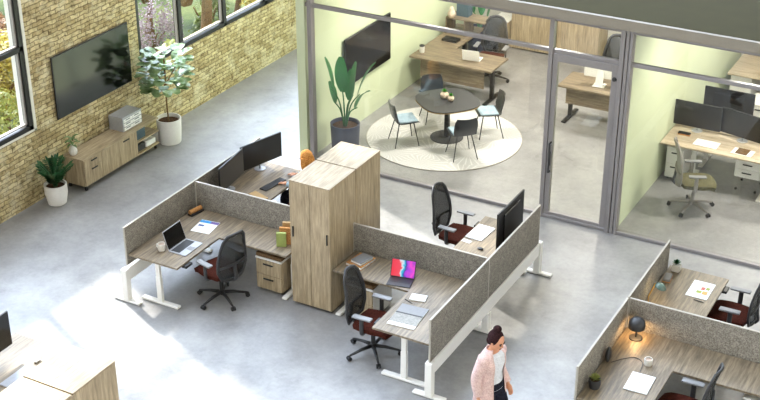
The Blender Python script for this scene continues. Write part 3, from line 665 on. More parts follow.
# manager desk
t = thing('executive_desk', 'oak executive desk with the white laptop at the back of the meeting room', 'desk', (-11.0, 21.22, 0))
bm = bmesh.new(); prism(bm, [(0, 0), (1.72, 0), (1.72, .8), (.62, .8), (.62, 2.1), (0, 2.1)], .705, .74); obj('desktop', bm, 'woodX', t)
obj('modesty_panel', box(.15, 1.5, .18, .20, .28, .705), 'woodX', t)
for x in (.22, 1.58):
    lg = obj('leg', box(x - .035, x + .035, .36, .43, .03, .705, .004), 'black', t); obj('foot', box(x - .04, x + .04, .06, .74, 0, .035, .005), 'black', lg)
lg = obj('leg', box(.25, .32, 1.85, 1.92, .0, .705, .004), 'black', t)
t = thing('desk_hutch', 'oak shelf riser behind the executive desk holding blue boxes', 'shelf', (-11.05, 22.68, .74))
obj('shelf', box(.1, .95, 0, .42, .32, .345), 'woodX', t); obj('side_panel', box(.1, .125, 0, .42, 0, .32), 'woodZ', t); obj('side_panel', box(.5, .525, 0, .42, 0, .32), 'woodZ', t)
single('storage_box', box(-.13, .13, -.1, .1, 0, .27, .005), 'bluebox', 'tall slate blue box standing on the shelf riser', 'box', (-10.66, 22.94, 1.086))
bm = bmesh.new(); lathe(bm, (0, 0, 0), [(0, 0), (.06, 0), (.085, .07), (.05, .16), (.02, .22), (0, .22)], 14); single('vase', bm, 'stone', 'pale teardrop vase in front of the blue box', 'vase', (-10.84, 22.725, 1.086), 0, None, True)
single('document_tray', box(-.16, .16, -.1, .1, 0, .05, .005), 'black', 'flat black tray on the executive desk below the shelf riser', 'tray', (-10.66, 22.35, .74))
def laptop(name, label, loc, rz, w=.32, d=.22, op=105, body='silver', scr='screen', lidm=None):
    t = thing(name, label, 'laptop', loc, rz)      # faces -Y local: user at -Y
    obj('base', box(-w / 2, w / 2, -d / 2, d / 2, 0, .015, .004), body, t)
    obj('keyboard', box(-w / 2 + .025, w / 2 - .025, -.02, d / 2 - .02, .0152, .017), 'black', t)
    obj('touchpad', box(-.05, .05, -d / 2 + .012, -.035, .0152, .0162), 'grey', t)
    Mx = Matrix.Translation((0, d / 2, .012)) @ Matrix.Rotation(-R(op - 90), 4, 'X')
    ld = obj('lid', xf(box(-w / 2, w / 2, 0, .008, 0, d, .003), Mx), lidm or body, t)
    sc_ = obj('display', xf(box(-w / 2 + .01, w / 2 - .01, -.0015, 0, .012, d - .01), Mx), scr, ld); return t
laptop('laptop', 'white laptop open with its back to us on the executive desk', (-9.86, 21.66, .741), R(180 + 8), .34, .23, 105, 'white')
def mug(label, loc, r=.042, h=.09, mat='pot', handle=True, lid=None):
    t = thing('mug', label, 'mug', loc)
    bm = bmesh.new(); lathe(bm, (0, 0, 0), [(0, 0), (r * .85, 0), (r, h * .2), (r, h), (r - .005, h), (r - .006, .02), (0, .02)], 24); so('cup', bm, mat, t)
    if handle:
        bm = bmesh.new(); tube(bm, smooth_curve([(-r * .9, 0, h * .82), (-r - .028, 0, h * .75), (-r - .03, 0, h * .35), (-r * .9, 0, h * .22)], 4), .006, 8); obj('handle', bm, mat, t, True)
    if lid:
        bm = bmesh.new(); cyl(bm, (0, 0, h), r * 1.05, .018, 20); obj('lid', bm, lid, t)
    else:
        bm = bmesh.new(); cyl(bm, (0, 0, h * .78), r - .008, .002, 20); obj('coffee', bm, M['milk'], t)
    return t
M['milk'] = plain('milky_coffee', '#b59c88', .3)
mug('white cup with dark lid on the corner of the executive desk', (-10.87, 21.50, .741), .05, .13, 'pot', False, 'dark')
GCm = dup(CH, (-9.86, 22.50, 0), R(-82), 'dark office chair behind the executive desk with the white laptop')
tall_cabinet('tall double-door oak cabinet at the back of the left office', -10.22, -9.36, 24.34, 24.88, 2.0, seam='Y', grp='far office cabinets')
tall_cabinet('tall oak cabinet seen through the pane above the glass door', -9.20, -8.30, 24.34, 24.88, 2.0, seam='Y', grp='far office cabinets')
pedestal('low oak cabinet in the far corner beside the leafy plant', -10.62 + .01, 24.2, .36, .5, .62, False, body='cabZ', z0=.01)
t = thing('office_desk', 'oak desk with black legs and white computer behind the glass door', 'desk', (-7.95, 21.22, 0))
obj('desktop', box(0, 1.9, 0, .76, .71, .74), 'woodX', t); obj('modesty_panel', box(.1, 1.8, .2, .22, .33, .71), 'woodX', t)
for x in (.14, 1.75):
    lg = obj('leg', box(x - .035, x + .035, .34, .41, .03, .71, .004), 'black', t); obj('foot', box(x - .04, x + .04, .04, .72, 0, .035, .005), 'black', lg)
def allinone(label, loc, rz, w=.62, h=.36):
    t = thing('desktop_computer', label, 'computer', loc, rz)    # screen faces +Y, back to -Y
    so('housing', box(-w / 2, w / 2, -.02, .02, .13, .13 + h, .008), 'white', t); obj('display', box(-w / 2 + .015, w / 2 - .015, .0202, .022, .17, .115 + h), 'screen', t)
    bm = bmesh.new(); vs = []
    tube(bm, [(0, -.11, .006), (0, -.06, .16), (0, -.02, .27)], [.075, .07, .06], 4, True, (1, .12)); obj('stand', bm, 'white', t)
    so('foot', box(-.11, .11, -.16, .04, 0, .01, .003), 'white', t); return t
allinone('white all-in-one computer seen from behind through the glass door', (-7.28, 21.62, .741), R(4))
single('keyboard', box(-.2, .2, -.06, .06, 0, .015, .004), 'white', 'thin white keyboard beside the all-in-one computer', 'keyboard', (-6.9, 21.82, .741))
dup(CH, (-7.5, 22.65, 0), R(-100), 'office chair behind the white all-in-one computer')

# ------------------------------------------------------------------ right office
t = thing('bench_desk', 'pale wood double bench desk with white legs in the right office', 'desk', (-5.53, 19.74, 0))
obj('desktop', box(0, 3.5, 0, .78, .71, .74, .004), 'paleX', t); obj('desktop', box(0, 3.4, .84, 1.6, .71, .74, .004), 'paleX', t); obj('cable_tray', box(.1, 3.3, .78, .84, .62, .70), 'white', t)
for x in (.49, 1.70, 3.2):
    for y in (.38, 1.22): tleg(t, x, y, .71, 'Y', .66)
def monitor(label, loc, rz, w=.72, h=.42, z=.10, grp='dark monitors', back='screen2', front='screen'):
    t = thing('monitor', label, 'monitor', loc, rz, grp)     # front faces -Y
    so('housing', box(-w / 2, w / 2, -.012, .016, z, z + h, .005), 'frameblk', t)
    obj('display', box(-w / 2 + .008, w / 2 - .008, -.0135, -.0125, z + .012, z + h - .008), front, t)
    obj('rear_cover', box(-w * .3, w * .3, .016, .035, z + .08, z + h - .08, .006), 'frameblk', t)
    bm = bmesh.new(); tube(bm, [(0, .05, .0), (0, .05, z + .1), (0, .025, z + .1)], .014, 8); obj('stand', bm, 'silver', t)
    bm = bmesh.new(); cyl(bm, (0, .05, 0), .09, .012, 24); so('foot', bm, 'silver', t); return t
monitor('dark monitor on the pale bench desk, next to the green wall', (-5.13, 20.42, .74), R(0), .80, .44, .08, None, front='screen2')
monitor('dark angled monitor on the bench desk, right of its green wall neighbour', (-4.36, 20.38, .74), R(-14), .80, .44, .08, None, front='screen2')
monitor('dark monitor on the far side of the bench desk, standing higher behind', (-4.80, 21.1, .74), R(180), .86, .46, .12, None)
monitor('dark monitor at the right frame edge on the bench desk', (-3.62, 20.5, .74), R(12), .7, .44, .06, None)
single('laptop', box(-.2, .2, -.13, .13, 0, .014, .004), 'paper', 'closed white laptop on the pale bench desk', 'laptop', (-4.83, 20.02, .741), R(-2))
t = thing('notebook', 'dark brown notebook on white paper on the bench desk', 'notebook', (-4.22, 20.0, .741), R(-4)); obj('paper', box(-.17, .17, -.12, .12, 0, .003), 'paper', t); obj('cover', box(-.10, .09, -.10, .11, .003, .018, .003), M['tancush'], t)
t = thing('notebook', 'small black and tan notebook at the bench desk corner by the green wall', 'notebook', (-5.27, 20.22, .741)); obj('cover', box(-.1, .1, -.04, .04, .02, .035), 'black', t); obj('pages', box(-.1, .1, -.045, .045, 0, .02), 'cork', t)
pedestal('white drawer pedestal standing at the green wall end of the bench desk', -5.46, 19.93, .30, .5, .60, False, front='white')
o = pedestal('white drawer pedestal hanging under the pale bench desk', -4.33, 20.05, .42, .5, .60, False, front='white', z0=.26)
FC = task_chair('pale framed office chair with olive seat in the right office', (-4.68, 19.12, 0), R(28), 'olive', 'chairgrey', 'meshw', 'chairgrey', None) if False else None
task_chair('pale framed office chair with olive seat in the right office', (-4.72, 19.08, 0), R(24), 'olive', 'chairgrey', 'meshw', 'chairgrey', None)
t = thing('office_desk', 'pale wood desk with white drawers at the back of the right office', 'desk', (-5.40, 23.3, 0))
obj('desktop', box(0, 1.7, 0, 1.3, .71, .74), 'paleX', t); obj('drawer_block', box(.05, .45, .1, 1.2, .0, .70, .006), 'white', t); obj('leg', box(1.55, 1.62, .1, 1.2, 0, .71), 'white', t); obj('divider', box(.62, .65, .05, 1.25, .74, 1.05), 'white', t)
pedestal('white floor cabinet between the far desk and the dark monitors', -4.75, 22.4, .42, .55, .6, False, front='white')
for i, (x, y) in enumerate(((-9.6, 19.6), (-9.6, 22.4), (-7.2, 19.4), (-7.2, 22.4), (-4.0, 19.4), (-4.0, 22.2), (-1.2, 20.5))):  # unseen lights added under the slab to brighten the offices
    t = thing('added_office_light', 'flat square light added out of view to brighten the glass-walled offices', 'ceiling light', (x, y, 3.37), 0, 'added unseen lights of the offices')
    obj('frame', box(-.33, .33, -.33, .33, -.035, 0, .004), 'white', t); obj('diffuser', box(-.3, .3, -.3, .3, -.038, -.0352), M.setdefault('lamp', emis('added_light_diffuser', '#fff4e2', 6)), t)
    ld = bpy.data.lights.new('added_office_lamp', 'AREA'); ld.energy = 100; ld.size = .6; ld.color = (1, .94, .85)
    lo = bpy.data.objects.new('added_office_lamp', ld); C.objects.link(lo); lo.parent = t; lo.location = (0, 0, -.045)

# ------------------------------------------------------------------ desk things, middle cluster
DZ = .7402
laptop('laptop', 'open silver laptop beside the white mug', (-10.30, 13.05, DZ), R(90), .42, .29, 108, 'silver')
mug('white mug with handle beside the open silver laptop', (-10.56, 12.83, DZ), .056, .11)
def printed(name, label, cat, loc, rz, w, d, h, mat, bars):
    t = thing(name, label, cat, loc, rz); obj('pages', box(-w / 2, w / 2, -d / 2, d / 2, 0, h, .001), 'paper', t)
    obj('cover', box(-w / 2, w / 2, -d / 2, d / 2, h, h + .001), mat, t)
    for x0, x1, y0, y1, m in bars: obj('print', box(x0, x1, y0, y1, h + .001, h + .0016), m, t)
    return t
for k, c in dict(cyan='#2d8fd0', violet='#6d5a98', inkblue='#3a4c86', photo='#8b8982', red='#b5564a', avo='#8f9a3c', orange='#cf9a4e').items(): M[k] = plain(k + '_print', c, .5, 0, .25, 40)
printed('report', 'white printed report with blue banner behind the silver laptop', 'booklet', (-10.42, 13.69, DZ), R(8), .30, .36, .006, 'paper', [(-.15, .02, .10, .17, 'cyan'), (.02, .15, .10, .17, 'violet'), (-.12, -.03, -.01, .04, 'inkblue')])
t = thing('desk_organizer', 'tan cork-topped black desk bar in the felt corner', 'desk organizer', (-10.80, 13.98, DZ), R(80))
so('tray', box(-.13, .13, -.05, .05, 0, .03, .012, 2), 'black', t); bm = bmesh.new(); tube(bm, [(-.12, .0, .055), (.11, .0, .055)], .034, 14); so('cork_roll', bm, 'cork', t)
for i, (mt, lb) in enumerate((('tan', 'tan upright file standing beside the tall cabinet, back one'), ('cork', 'brown upright file between the tan and green files'), ('lime', 'green upright file, nearest of the three beside the cabinet'))):
    single('file_folder', box(-.11, .13 - .05 * i, -.022, .022, 0, .31 - .045 * i, .003), mt, lb, 'file', (-9.10, 13.93 - i * .085, DZ), R(24), 'upright files beside the tall cabinet')
# tablet
t = thing('tablet', 'tablet with a bright red, cyan and magenta picture on its keyboard stand', 'tablet', (-7.20, 13.72, DZ), R(12))
obj('keyboard_case', box(-.15, .15, -.15, .07, 0, .012, .004), 'dark', t); obj('keys', box(-.13, .13, -.07, .05, .0122, .0135), 'black', t)
Mx = Matrix.Translation((0, .05, .014)) @ Matrix.Rotation(-R(22), 4, 'X')
so('housing', xf(box(-.155, .155, 0, .008, 0, .225, .004), Mx), 'dark', t)
tm = NT('tablet_picture'); tcn = tm.coord((1, 1, 1)); spx = tm.n('ShaderNodeSeparateXYZ'); tm.l(tcn, spx.inputs[0])
nzf = tm.noise(tcn, 9, 2); ad = tm.n('ShaderNodeMath', operation='MULTIPLY_ADD'); ad.inputs[1].default_value = 3.2; ad.inputs[2].default_value = .22; tm.l(spx.outputs['X'], ad.inputs[0])
a2 = tm.n('ShaderNodeMath', operation='MULTIPLY_ADD'); a2.inputs[1].default_value = .55; tm.l(nzf, a2.inputs[0]); tm.l(ad.outputs[0], a2.inputs[2])
cr = tm.ramp(a2.outputs[0], [(.0, col('#ff2d4a')), (.36, col('#ff4a62')), (.42, col('#e8f6ff')), (.50, col('#25c4ef')), (.58, col('#203a9c')), (.66, col('#b03cf0')), (.85, col('#ff4ae0')), (1, col('#7a2ad0'))])
tm.l(cr, tm.b.inputs['Emission Color']); tm.b.inputs['Emission Strength'].default_value = .8; tm.b.inputs['Base Color'].default_value = (0, 0, 0, 1)
obj('display', xf(box(-.145, .145, -.0015, 0, .01, .215), Mx), tm.m, t); t.scale = (1.12, 1.12, 1.12)
single('notepad', box(-.11, .11, -.075, .075, 0, .022, .003), 'paper', 'small white notepad between tablet and magazine', 'notepad', (-6.78, 13.42, DZ), R(12))
bm = bmesh.new(); tube(bm, [(-.07, 0, .006), (.07, 0, .006)], .005, 8); single('pen', bm, 'dark', 'dark pen in front of the small white notepad', 'pen', (-6.86, 13.29, DZ), R(-22))
printed('magazine', 'magazine with black and white photo cover at the desk edge', 'magazine', (-6.69, 12.95, DZ), R(5), .38, .52, .014, 'paper', [(-.19, .19, -.19, .04, 'photo'), (-.19, .19, .06, .26, 'grey'), (-.19, .19, .03, .06, 'dark')])
for i, (w, d, h, mt, lb) in enumerate(((.27, .34, .035, 'cork', 'tan book under the grey book beside the tall cabinet'), (.19, .26, .03, 'grey', 'grey book, top one of the pile beside the tall cabinet'))):
    t = thing('book', lb, 'book', (-7.92 + .02 * i, 13.88, DZ + (.0405 if i else 0)), R(-8 - 6 * i), 'books piled beside the tall cabinet')
    obj('cover', box(-w / 2, w / 2, -d / 2, d / 2, h, h + .005), mt, t); obj('cover', box(-w / 2, w / 2, -d / 2, d / 2, 0, .004), mt, t); obj('pages', box(-w / 2 + .005, w / 2 - .005, -d / 2 + .005, d / 2 - .005, .004, h), 'paper', t)
# back right desk
monitor('large black monitor on the right desk near the glass wall', (-6.33, 15.36, DZ), R(-90), .90, .61, .07, None)
single('tablet', box(-.13, .14, -.22, .22, 0, .014, .006), 'paper', 'closed white laptop in front of the large black monitor', 'laptop', (-6.83, 15.46, DZ), R(-3))
single('smartphone', box(-.07, .07, -.038, .038, 0, .009, .004), 'paper', 'white smartphone beside the burgundy chair and closed white laptop', 'phone', (-6.89, 15.14, DZ), R(-8))
bm = bmesh.new(); ball(bm, (0, 0, .015), .05, (.65, 1, .33), 14); single('mouse', bm, 'dark', 'small dark mouse under the large black monitor', 'mouse', (-6.62, 15.02, DZ), R(80), None, True)
# back left desk
monitor('dark monitor nearest the felt corner, left of the curved pair', (-10.76, 14.88, DZ), R(90 + 8), .80, .42, .11, None, front='screen2')
monitor('dark monitor behind the ginger-haired person, right of the curved pair', (-10.74, 15.68, DZ), R(90 - 16), .84, .42, .11, None, front='screen2')
single('keyboard', box(-.07, .07, -.24, .24, 0, .018, .005), 'black', 'black keyboard in front of the dual monitors', 'keyboard', (-10.3, 15.32, DZ), R(-8))
single('notebook', box(-.16, .16, -.07, .07, 0, .015, .003), 'tan', 'tan notebook at the edge of the dual monitor desk', 'notebook', (-10.28, 14.88, DZ), R(-20))

# ------------------------------------------------------------------ desk things, right cluster
laptop_closed = thing('laptop', 'closed white laptop on the lamp-lit desk, cable attached', 'laptop', (-3.57, 12.97, DZ), R(2))
so('base', box(-.145, .145, -.195, .195, 0, .009, .004), 'silver', laptop_closed); so('lid', box(-.145, .145, -.195, .195, .010, .017, .003), 'white', laptop_closed)
bm = bmesh.new(); cyl(bm, (0, 0, .017), .016, .0006, 16); obj('emblem', bm, 'silver', laptop_closed)
mug('white paper cup of milky coffee above the closed laptop', (-3.61, 13.40, DZ), .05, .09, 'pot', False)
bm = bmesh.new(); tube(bm, smooth_curve([(-4.02, 13.22, .752), (-3.93, 13.36, .745), (-3.80, 13.47, .745), (-3.68, 13.40, .745), (-3.64, 13.17, .746)], 8), .004, 6); single('charging_cable', bm, 'dark', 'thin dark cable curving from black speaker to closed laptop', 'cable', (0, 0, 0))
bm = bmesh.new(); ball(bm, (0, 0, .095), .095, (.42, 1.15, 1), 18); t = single('desk_speaker', bm, 'black', 'black oval speaker leaning against the left felt screen', 'speaker', (-4.07, 13.25, DZ), R(10), None, True)
t = potplant('succulent_pot', 'tiny dark pot with a yellowish succulent at the desk corner', 'potted plant', (-4.02, 12.64, DZ), [(0, 0), (.06, 0), (.075, .06), (.07, .12), (.06, .12), (.06, .1), (0, .1)], 'dark', .108, .058)
bm = bmesh.new()
for k in range(24): a = k * 2.4; leaf(bm, (0, 0, .10), (math.cos(a), math.sin(a), .5 + k * .06), .09, .03, .1, 3, .2)
obj('foliage', bm, 'limeleaf', t)
# dome lamp
t = thing('table_lamp', 'dark dome table lamp glowing warm in the felt corner', 'lamp', (-3.94, 13.90, DZ))
bm = bmesh.new(); lathe(bm, (0, 0, 0), [(0, 0), (.085, 0), (.085, .012), (.02, .018), (0, .018)], 28); so('base', bm, 'dark', t)
bm = bmesh.new(); tube(bm, [(0, 0, .015), (0, 0, .2)], .012, 10); obj('stem', bm, 'dark', t)
bm = bmesh.new(); lathe(bm, (0, 0, 0), [(.105, .155), (.108, .20), (.10, .245), (.075, .275), (.03, .29), (0, .29), (0, .285), (.03, .284), (.072, .268), (.094, .24), (.102, .20), (.10, .155), (.105, .155)], 32); so('lamp_shade', bm, 'dark', t)
bm = bmesh.new(); ball(bm, (0, 0, .205), .03, (1, 1, 1), 12); obj('bulb', bm, emis('warm_bulb', '#ffb765', 10), t, True)
ld = bpy.data.lights.new('lamp_light', 'POINT'); ld.energy = 9; ld.color = (1, .62, .28); ld.shadow_soft_size = .04; lo = bpy.data.objects.new('lamp_light', ld); C.objects.link(lo); lo.parent = t; lo.location = (0, 0, .16)
# brass lamp
t = thing('desk_lamp', 'brass arm desk lamp with a green head beside the felt screen', 'lamp', (-4.05, 14.72, DZ))
bm = bmesh.new(); cyl(bm, (0, 0, 0), .07, .012, 24); so('base', bm, 'gold', t)
bm = bmesh.new(); tube(bm, [(0, 0, .01), (-.02, .03, .12), (.02, .17, .26)], .009, 8); obj('arm', bm, 'gold', t)
bm = bmesh.new(); lathe(bm, (0, 0, 0), [(0, .05), (.03, .048), (.06, .03), (.08, 0), (.07, 0), (.05, .02), (0, .035)], 24); xf(bm, Matrix.Translation((.09, .17, .22)) @ Matrix.Rotation(R(20), 4, 'Y')); so('lamp_head', bm, M.setdefault('tealm', plain('teal_glass', '#5e7468', .2)), t)
ld = bpy.data.lights.new('lamp_light', 'POINT'); ld.energy = 1.6; ld.color = (1, .8, .5); ld.shadow_soft_size = .04; lo = bpy.data.objects.new('lamp_light', ld); C.objects.link(lo); lo.parent = t; lo.location = (.09, .17, .20)
# cube plant
t = thing('succulent_pot', 'green succulent in a white cube pot near the glass wall', 'potted plant', (-4.01, 15.78, DZ)); so('pot', box(-.055, .055, -.055, .055, 0, .10, .006), 'pot', t)
bm = bmesh.new()
for k in range(40): a = k * 2.4; e = k / 40; leaf(bm, (0, 0, .10), (math.cos(a) * (1 - e), math.sin(a) * (1 - e), .3 + 1.5 * e), .07, .03, .1, 3, .2)
obj('foliage', bm, 'leafd', t)
t = thing('desk_speaker', 'small rounded grey and pink speaker beside the white cube plant', 'speaker', (-4.04, 15.50, DZ), R(6)); so('case', box(-.05, .05, -.1, .1, 0, .05, .018, 3), 'grey', t); so('base', box(-.054, .054, -.104, .104, 0, .012, .004), 'cork', t)
printed('magazine', 'white magazine with food pictures near the right edge', 'magazine', (-3.56, 15.43, DZ), R(0), .29, .44, .008, 'paper', [(.0, .05, .0, .08, 'red'), (.06, .11, .02, .09, 'avo'), (-.04, .03, -.1, -.03, 'avo'), (.04, .11, -.11, -.02, 'orange')])
bm = bmesh.new(); tube(bm, [(-.07, 0, .007), (.07, 0, .007)], .006, 8); single('pen', bm, 'dark', 'dark pen below the white food magazine', 'pen', (-3.50, 15.14, DZ), R(-5))
# bottom left monitor
monitor('dark monitor cut by the left edge, on the bottom left desk', (-10.60, 9.40, DZ), R(90), .92, .48, .14, None)

# ------------------------------------------------------------------ people
def bake(o):
    dg = bpy.context.evaluated_depsgraph_get(); me = bpy.data.meshes.new_from_object(o.evaluated_get(dg)); o.modifiers.clear(); o.data = me
    for p in me.polygons: p.use_smooth = True
    return o
def limb(bm, pts, rad, seg=12, n=4):
    P = smooth_curve(pts, n); rr = []
    for i in range(len(P)):
        q = i / n; k = min(int(q), len(rad) - 2); rr.append(rad[k] + (rad[k + 1] - rad[k]) * (q - k))
    tube(bm, P, rr, seg)
def loft(bm, secs, seg=24, a0=0, a1=2 * PI, close=True):
    rings = []
    for cx, cy, cz, rx, ry in secs:
        rings.append([bm.verts.new((cx + rx * math.cos(a0 + (a1 - a0) * k / seg), cy + ry * math.sin(a0 + (a1 - a0) * k / seg), cz)) for k in range(seg + (0 if close else 1))])
    for r0, r1 in zip(rings, rings[1:]):
        m = len(r0)
        for k in range(m if close else m - 1): bm.faces.new((r0[k], r0[(k + 1) % m], r1[(k + 1) % m], r1[k]))
    if close: bm.faces.new(rings[0][::-1]); bm.faces.new(rings[-1])
def hand(bm, w, d, side, palmn):
    w = Vector(w); d = Vector(d).normalized(); n = Vector(palmn).normalized(); s = d.cross(n).normalized() * side
    c = w + d * .045; rot = Matrix((d, s, n)).transposed(); ball(bm, c, 1, (.05, .038, .016), 12, rot)
    for i, L in enumerate((.066, .075, .07, .054)):
        b = w + d * .078 + s * (.027 - .018 * i); m = b + d * L * .5 + n * .004; e = b + d * L * .86 + n * .022
        tube(bm, [b - d * .02, b, m, e], [.0085, .0088, .008, .006], 8)
    b = w + d * .02 + s * .026; tube(bm, [b, b + d * .025 + s * .024, b + d * .058 + s * .03 + n * .012], [.011, .010, .007], 8)
def head(bm, c, rot):
    def T(v): return Vector(c) + rot @ Vector(v)
    ball(bm, T((-.008, 0, .025)), 1, (.094, .074, .098), 20, rot); ball(bm, T((.022, 0, -.035)), 1, (.066, .056, .078), 16, rot)
    tube(bm, [T((.085, 0, .022)), T((.104, 0, -.012)), T((.088, 0, -.022))], [.008, .013, .008], 8)
    for s in (-1, 1): ball(bm, T((-.005, s * .074, -.005)), 1, (.018, .008, .028), 10, rot)
    ball(bm, T((.082, 0, -.055)), 1, (.012, .024, .009), 10, rot)
def person(name, label, loc, rz, pose, cfg):
    t = thing(name, label, 'person', loc, rz); bm = bmesh.new(); J = pose
    loft(bm, J['torso'], 24)
    tube(bm, [J['neck'][0], J['neck'][1]], [.056, .05], 14)
    hr = Matrix.Rotation(J['head_pitch'], 3, 'Y'); head(bm, J['head'], hr)
    for s, k in ((1, 'L'), (-1, 'R')):
        a = J['arm' + k]; limb(bm, a, [.050, .040, .026]); d = Vector(a[2]) - Vector(a[1]); hand(bm, a[2], J['hd' + k], s if J.get('flip', 1) > 0 else -s, J['hn' + k])
        l = J['leg' + k]; limb(bm, l, [.082, .056, .036]); f = Vector(l[2]); fd = Vector(J['foot' + k]).normalized()
        limb(bm, [f + Vector((-.02, 0, -.02)), f + fd * .09 + Vector((0, 0, -.045)), f + fd * .17 + Vector((0, 0, -.055))], [.036, .034, .026], 12, 3)
    bd = obj('body', bm, 'skin', t); rm = bd.modifiers.new('r', 'REMESH'); rm.mode = 'VOXEL'; rm.voxel_size = .0075; sm = bd.modifiers.new('s', 'SMOOTH'); sm.iterations = 3; bake(bd)
    if not bd.data.materials: bd.data.materials.append(M['skin'])
    # eyes and lips
    c = Vector(J['head'])
    for s in (-1, 1):
        bm = bmesh.new(); ball(bm, c + hr @ Vector((.083, s * .03, .012)), .011, (1, 1.2, .8), 10); obj('eye', bm, 'dark', bd, True)
        bm = bmesh.new(); tube(bm, [c + hr @ Vector((.086, s * .016, .033)), c + hr @ Vector((.086, s * .032, .038)), c + hr @ Vector((.076, s * .05, .032))], .004, 6); obj('eyebrow', bm, cfg['hair'], bd, True)
    bm = bmesh.new(); ball(bm, c + hr @ Vector((.087, 0, -.056)), 1, (.008, .022, .007), 10, hr); obj('lips', bm, 'burg', bd, True)
    return t, bd, hr
V = Vector
# walking woman, facing +X
pose = dict(torso=[(0, 0, .84, .10, .15), (0, 0, .93, .115, .168), (0, 0, 1.02, .10, .145), (.0, 0, 1.12, .095, .13), (.012, 0, 1.25, .11, .15), (.005, 0, 1.35, .095, .165), (-.005, 0, 1.40, .06, .10)],
    neck=[(0, 0, 1.37), (.022, 0, 1.49)], head=(.05, 0, 1.545), head_pitch=R(22),
    armL=[(.0, .165, 1.34), (-.06, .21, 1.08), (.10, .20, .87)], armR=[(.0, -.165, 1.34), (-.05, -.215, 1.08), (-.02, -.21, .84)], hdL=(.5, 0, -1), hnL=(.3, -1, 0), hdR=(.15, 0, -1), hnR=(.2, 1, 0),
    legL=[(0, .085, .88), (.17, .08, .50), (.25, .075, .10)], legR=[(0, -.085, .88), (.02, -.08, .48), (-.27, -.075, .13)], footL=(1, 0, .1), footR=(1, 0, -.25))
WP, WB, WH = person('person', 'walking woman in pink cardigan and dark trousers with hair in a bun', (-5.03, 11.88, 0), R(-14), pose, dict(hair='hair'))
bm = bmesh.new(); loft(bm, [(a, b, z, rx + .012, ry + .012) for a, b, z, rx, ry in [(0, 0, .90, .115, .165), (0, 0, 1.02, .102, .148), (0, 0, 1.12, .098, .135), (.012, 0, 1.25, .116, .152), (.006, 0, 1.345, .098, .166), (0, 0, 1.385, .075, .12)]], 28); obj('shirt', bm, 'shirtw', WP, True)
bm = bmesh.new(); loft(bm, [(0, 0, .84, .125, .176), (0, 0, .95, .128, .180), (0, 0, 1.0, .116, .164)], 28)
for s, k in ((1, 'L'), (-1, 'R')):
    l = pose['leg' + k]; limb(bm, [(l[0][0], l[0][1], .90), l[1], (l[2][0], l[2][1], l[2][2] + .02)], [.105, .074, .058], 16)
o = obj('trousers', bm, 'navyc', WP); rm = o.modifiers.new('r', 'REMESH'); rm.mode = 'VOXEL'; rm.voxel_size = .01; sm = o.modifiers.new('s', 'SMOOTH'); sm.iterations = 4; bake(o)
g0 = R(32); bm = bmesh.new()
loft(bm, [(-.012, 0, .70, .185, .225), (-.01, 0, .80, .175, .22), (-.008, 0, .95, .155, .205), (0, 0, 1.10, .132, .178), (.008, 0, 1.25, .138, .186), (.0, 0, 1.345, .118, .190), (-.008, 0, 1.40, .080, .125), (-.012, 0, 1.43, .066, .08)], 30, g0, 2 * PI - g0, False)
o = obj('cardigan', bm, 'pink', WP); sd = o.modifiers.new('s', 'SOLIDIFY'); sd.thickness = .012; bake(o)
for s, k in ((1, 'L'), (-1, 'R')):
    a = pose['arm' + k]; bm = bmesh.new(); limb(bm, [(a[0][0], a[0][1] - s * .03, a[0][2] + .01), a[1], V(a[1]).lerp(V(a[2]), .93)], [.085, .068, .050], 16, 6); obj('sleeve', bm, 'pink', WP, True)
bm = bmesh.new(); c = V(pose['head'])
ball(bm, c + WH @ V((-.028, 0, .032)), 1, (.098, .088, .104), 22, WH); ball(bm, c + WH @ V((-.055, 0, .150)), 1, (.052, .052, .045), 16); ball(bm, c + WH @ V((-.06, 0, -.04)), 1, (.055, .072, .06), 14)
obj('hair', bm, 'hair', WP, True)
for k in 'LR':
    f = V(pose['leg' + k][2]); fd = V(pose['foot' + k]).normalized(); bm = bmesh.new(); limb(bm, [f + V((-.035, 0, -.035)), f + fd * .09 + V((0, 0, -.048)), f + fd * .19 + V((0, 0, -.06))], [.044, .042, .032], 14, 4); obj('shoe', bm, 'black', WP, True)
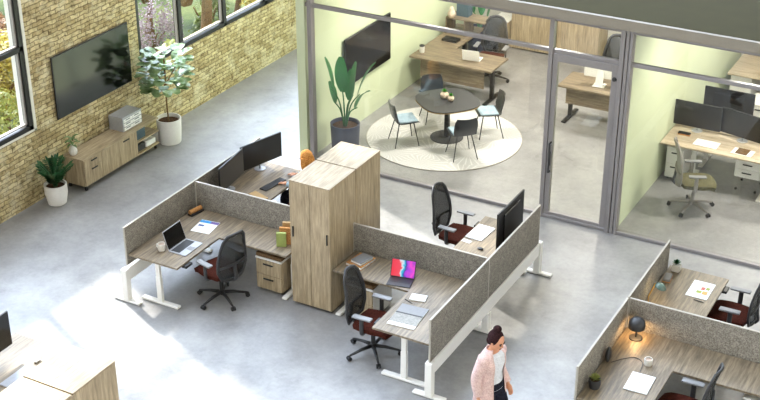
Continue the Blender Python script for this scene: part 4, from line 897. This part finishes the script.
# seated person at the dual monitors, facing +X local (turned to the wall)
pose2 = dict(torso=[(-.02, 0, .50, .12, .17), (-.02, 0, .58, .12, .17), (0, 0, .70, .10, .14), (.02, 0, .82, .105, .14), (.04, 0, .95, .11, .16), (.045, 0, 1.03, .09, .165), (.05, 0, 1.07, .055, .10)],
    neck=[(.05, 0, 1.04), (.08, 0, 1.15)], head=(.10, 0, 1.205), head_pitch=R(16),
    armL=[(.04, .165, 1.02), (.10, .22, .80), (.36, .18, .785)], armR=[(.04, -.165, 1.02), (.12, -.23, .80), (.40, -.17, .785)], hdL=(1, 0, -.08), hnL=(0, 0, -1), hdR=(1, .1, -.08), hnR=(0, 0, -1), flip=-1,
    legL=[(-.02, .09, .56), (.42, .10, .54), (.42, .10, .10)], legR=[(-.02, -.09, .56), (.42, -.10, .54), (.46, -.10, .10)], footL=(1, 0, .0), footR=(1, 0, .0))
SP, SB, SH = person('person', 'seated person with ginger blond hair working at the dual monitors', (-9.74, 15.56, 0), R(180), pose2, dict(hair='blond'))
bm = bmesh.new(); loft(bm, [(a, b, z, rx + .014, ry + .014) for a, b, z, rx, ry in pose2['torso'][:6]], 28); obj('shirt', bm, 'blue', SP, True)
for s, k in ((1, 'L'), (-1, 'R')):
    a = pose2['arm' + k]; bm = bmesh.new(); limb(bm, [(a[0][0], a[0][1] - s * .02, a[0][2]), a[1], V(a[1]).lerp(V(a[2]), .85)], [.068, .056, .042], 16, 6); obj('sleeve', bm, 'blue', SP, True)
    l = pose2['leg' + k]; f = V(l[2]); bm = bmesh.new(); limb(bm, [f + V((-.035, 0, -.035)), f + V((.09, 0, -.048)), f + V((.19, 0, -.06))], [.044, .042, .032], 14, 4); obj('shoe', bm, 'black', SP, True)
bm = bmesh.new(); loft(bm, [(-.02, 0, .49, .13, .185), (-.02, 0, .6, .13, .182)], 28)
for k in 'LR': l = pose2['leg' + k]; limb(bm, [l[0], l[1], (l[2][0], l[2][1], .13)], [.10, .075, .058], 16)
o = obj('trousers', bm, 'navyc', SP); rm = o.modifiers.new('r', 'REMESH'); rm.mode = 'VOXEL'; rm.voxel_size = .01; bake(o)
bm = bmesh.new(); c = V(pose2['head']); ball(bm, c + SH @ V((-.03, 0, .03)), 1, (.102, .092, .106), 22, SH)
for k in range(17):
    a = R(70 + 220 * k / 16); limb(bm, [c + V((math.cos(a) * .075 - .02, math.sin(a) * .08, .03)), c + V((math.cos(a) * .098 - .03, math.sin(a) * .098, -.08)), c + V((math.cos(a) * .10 - .05, math.sin(a) * .105, -.22 - .02 * (k % 3)))], [.03, .028, .008], 8, 4)
obj('hair', bm, 'blond', SP, True)
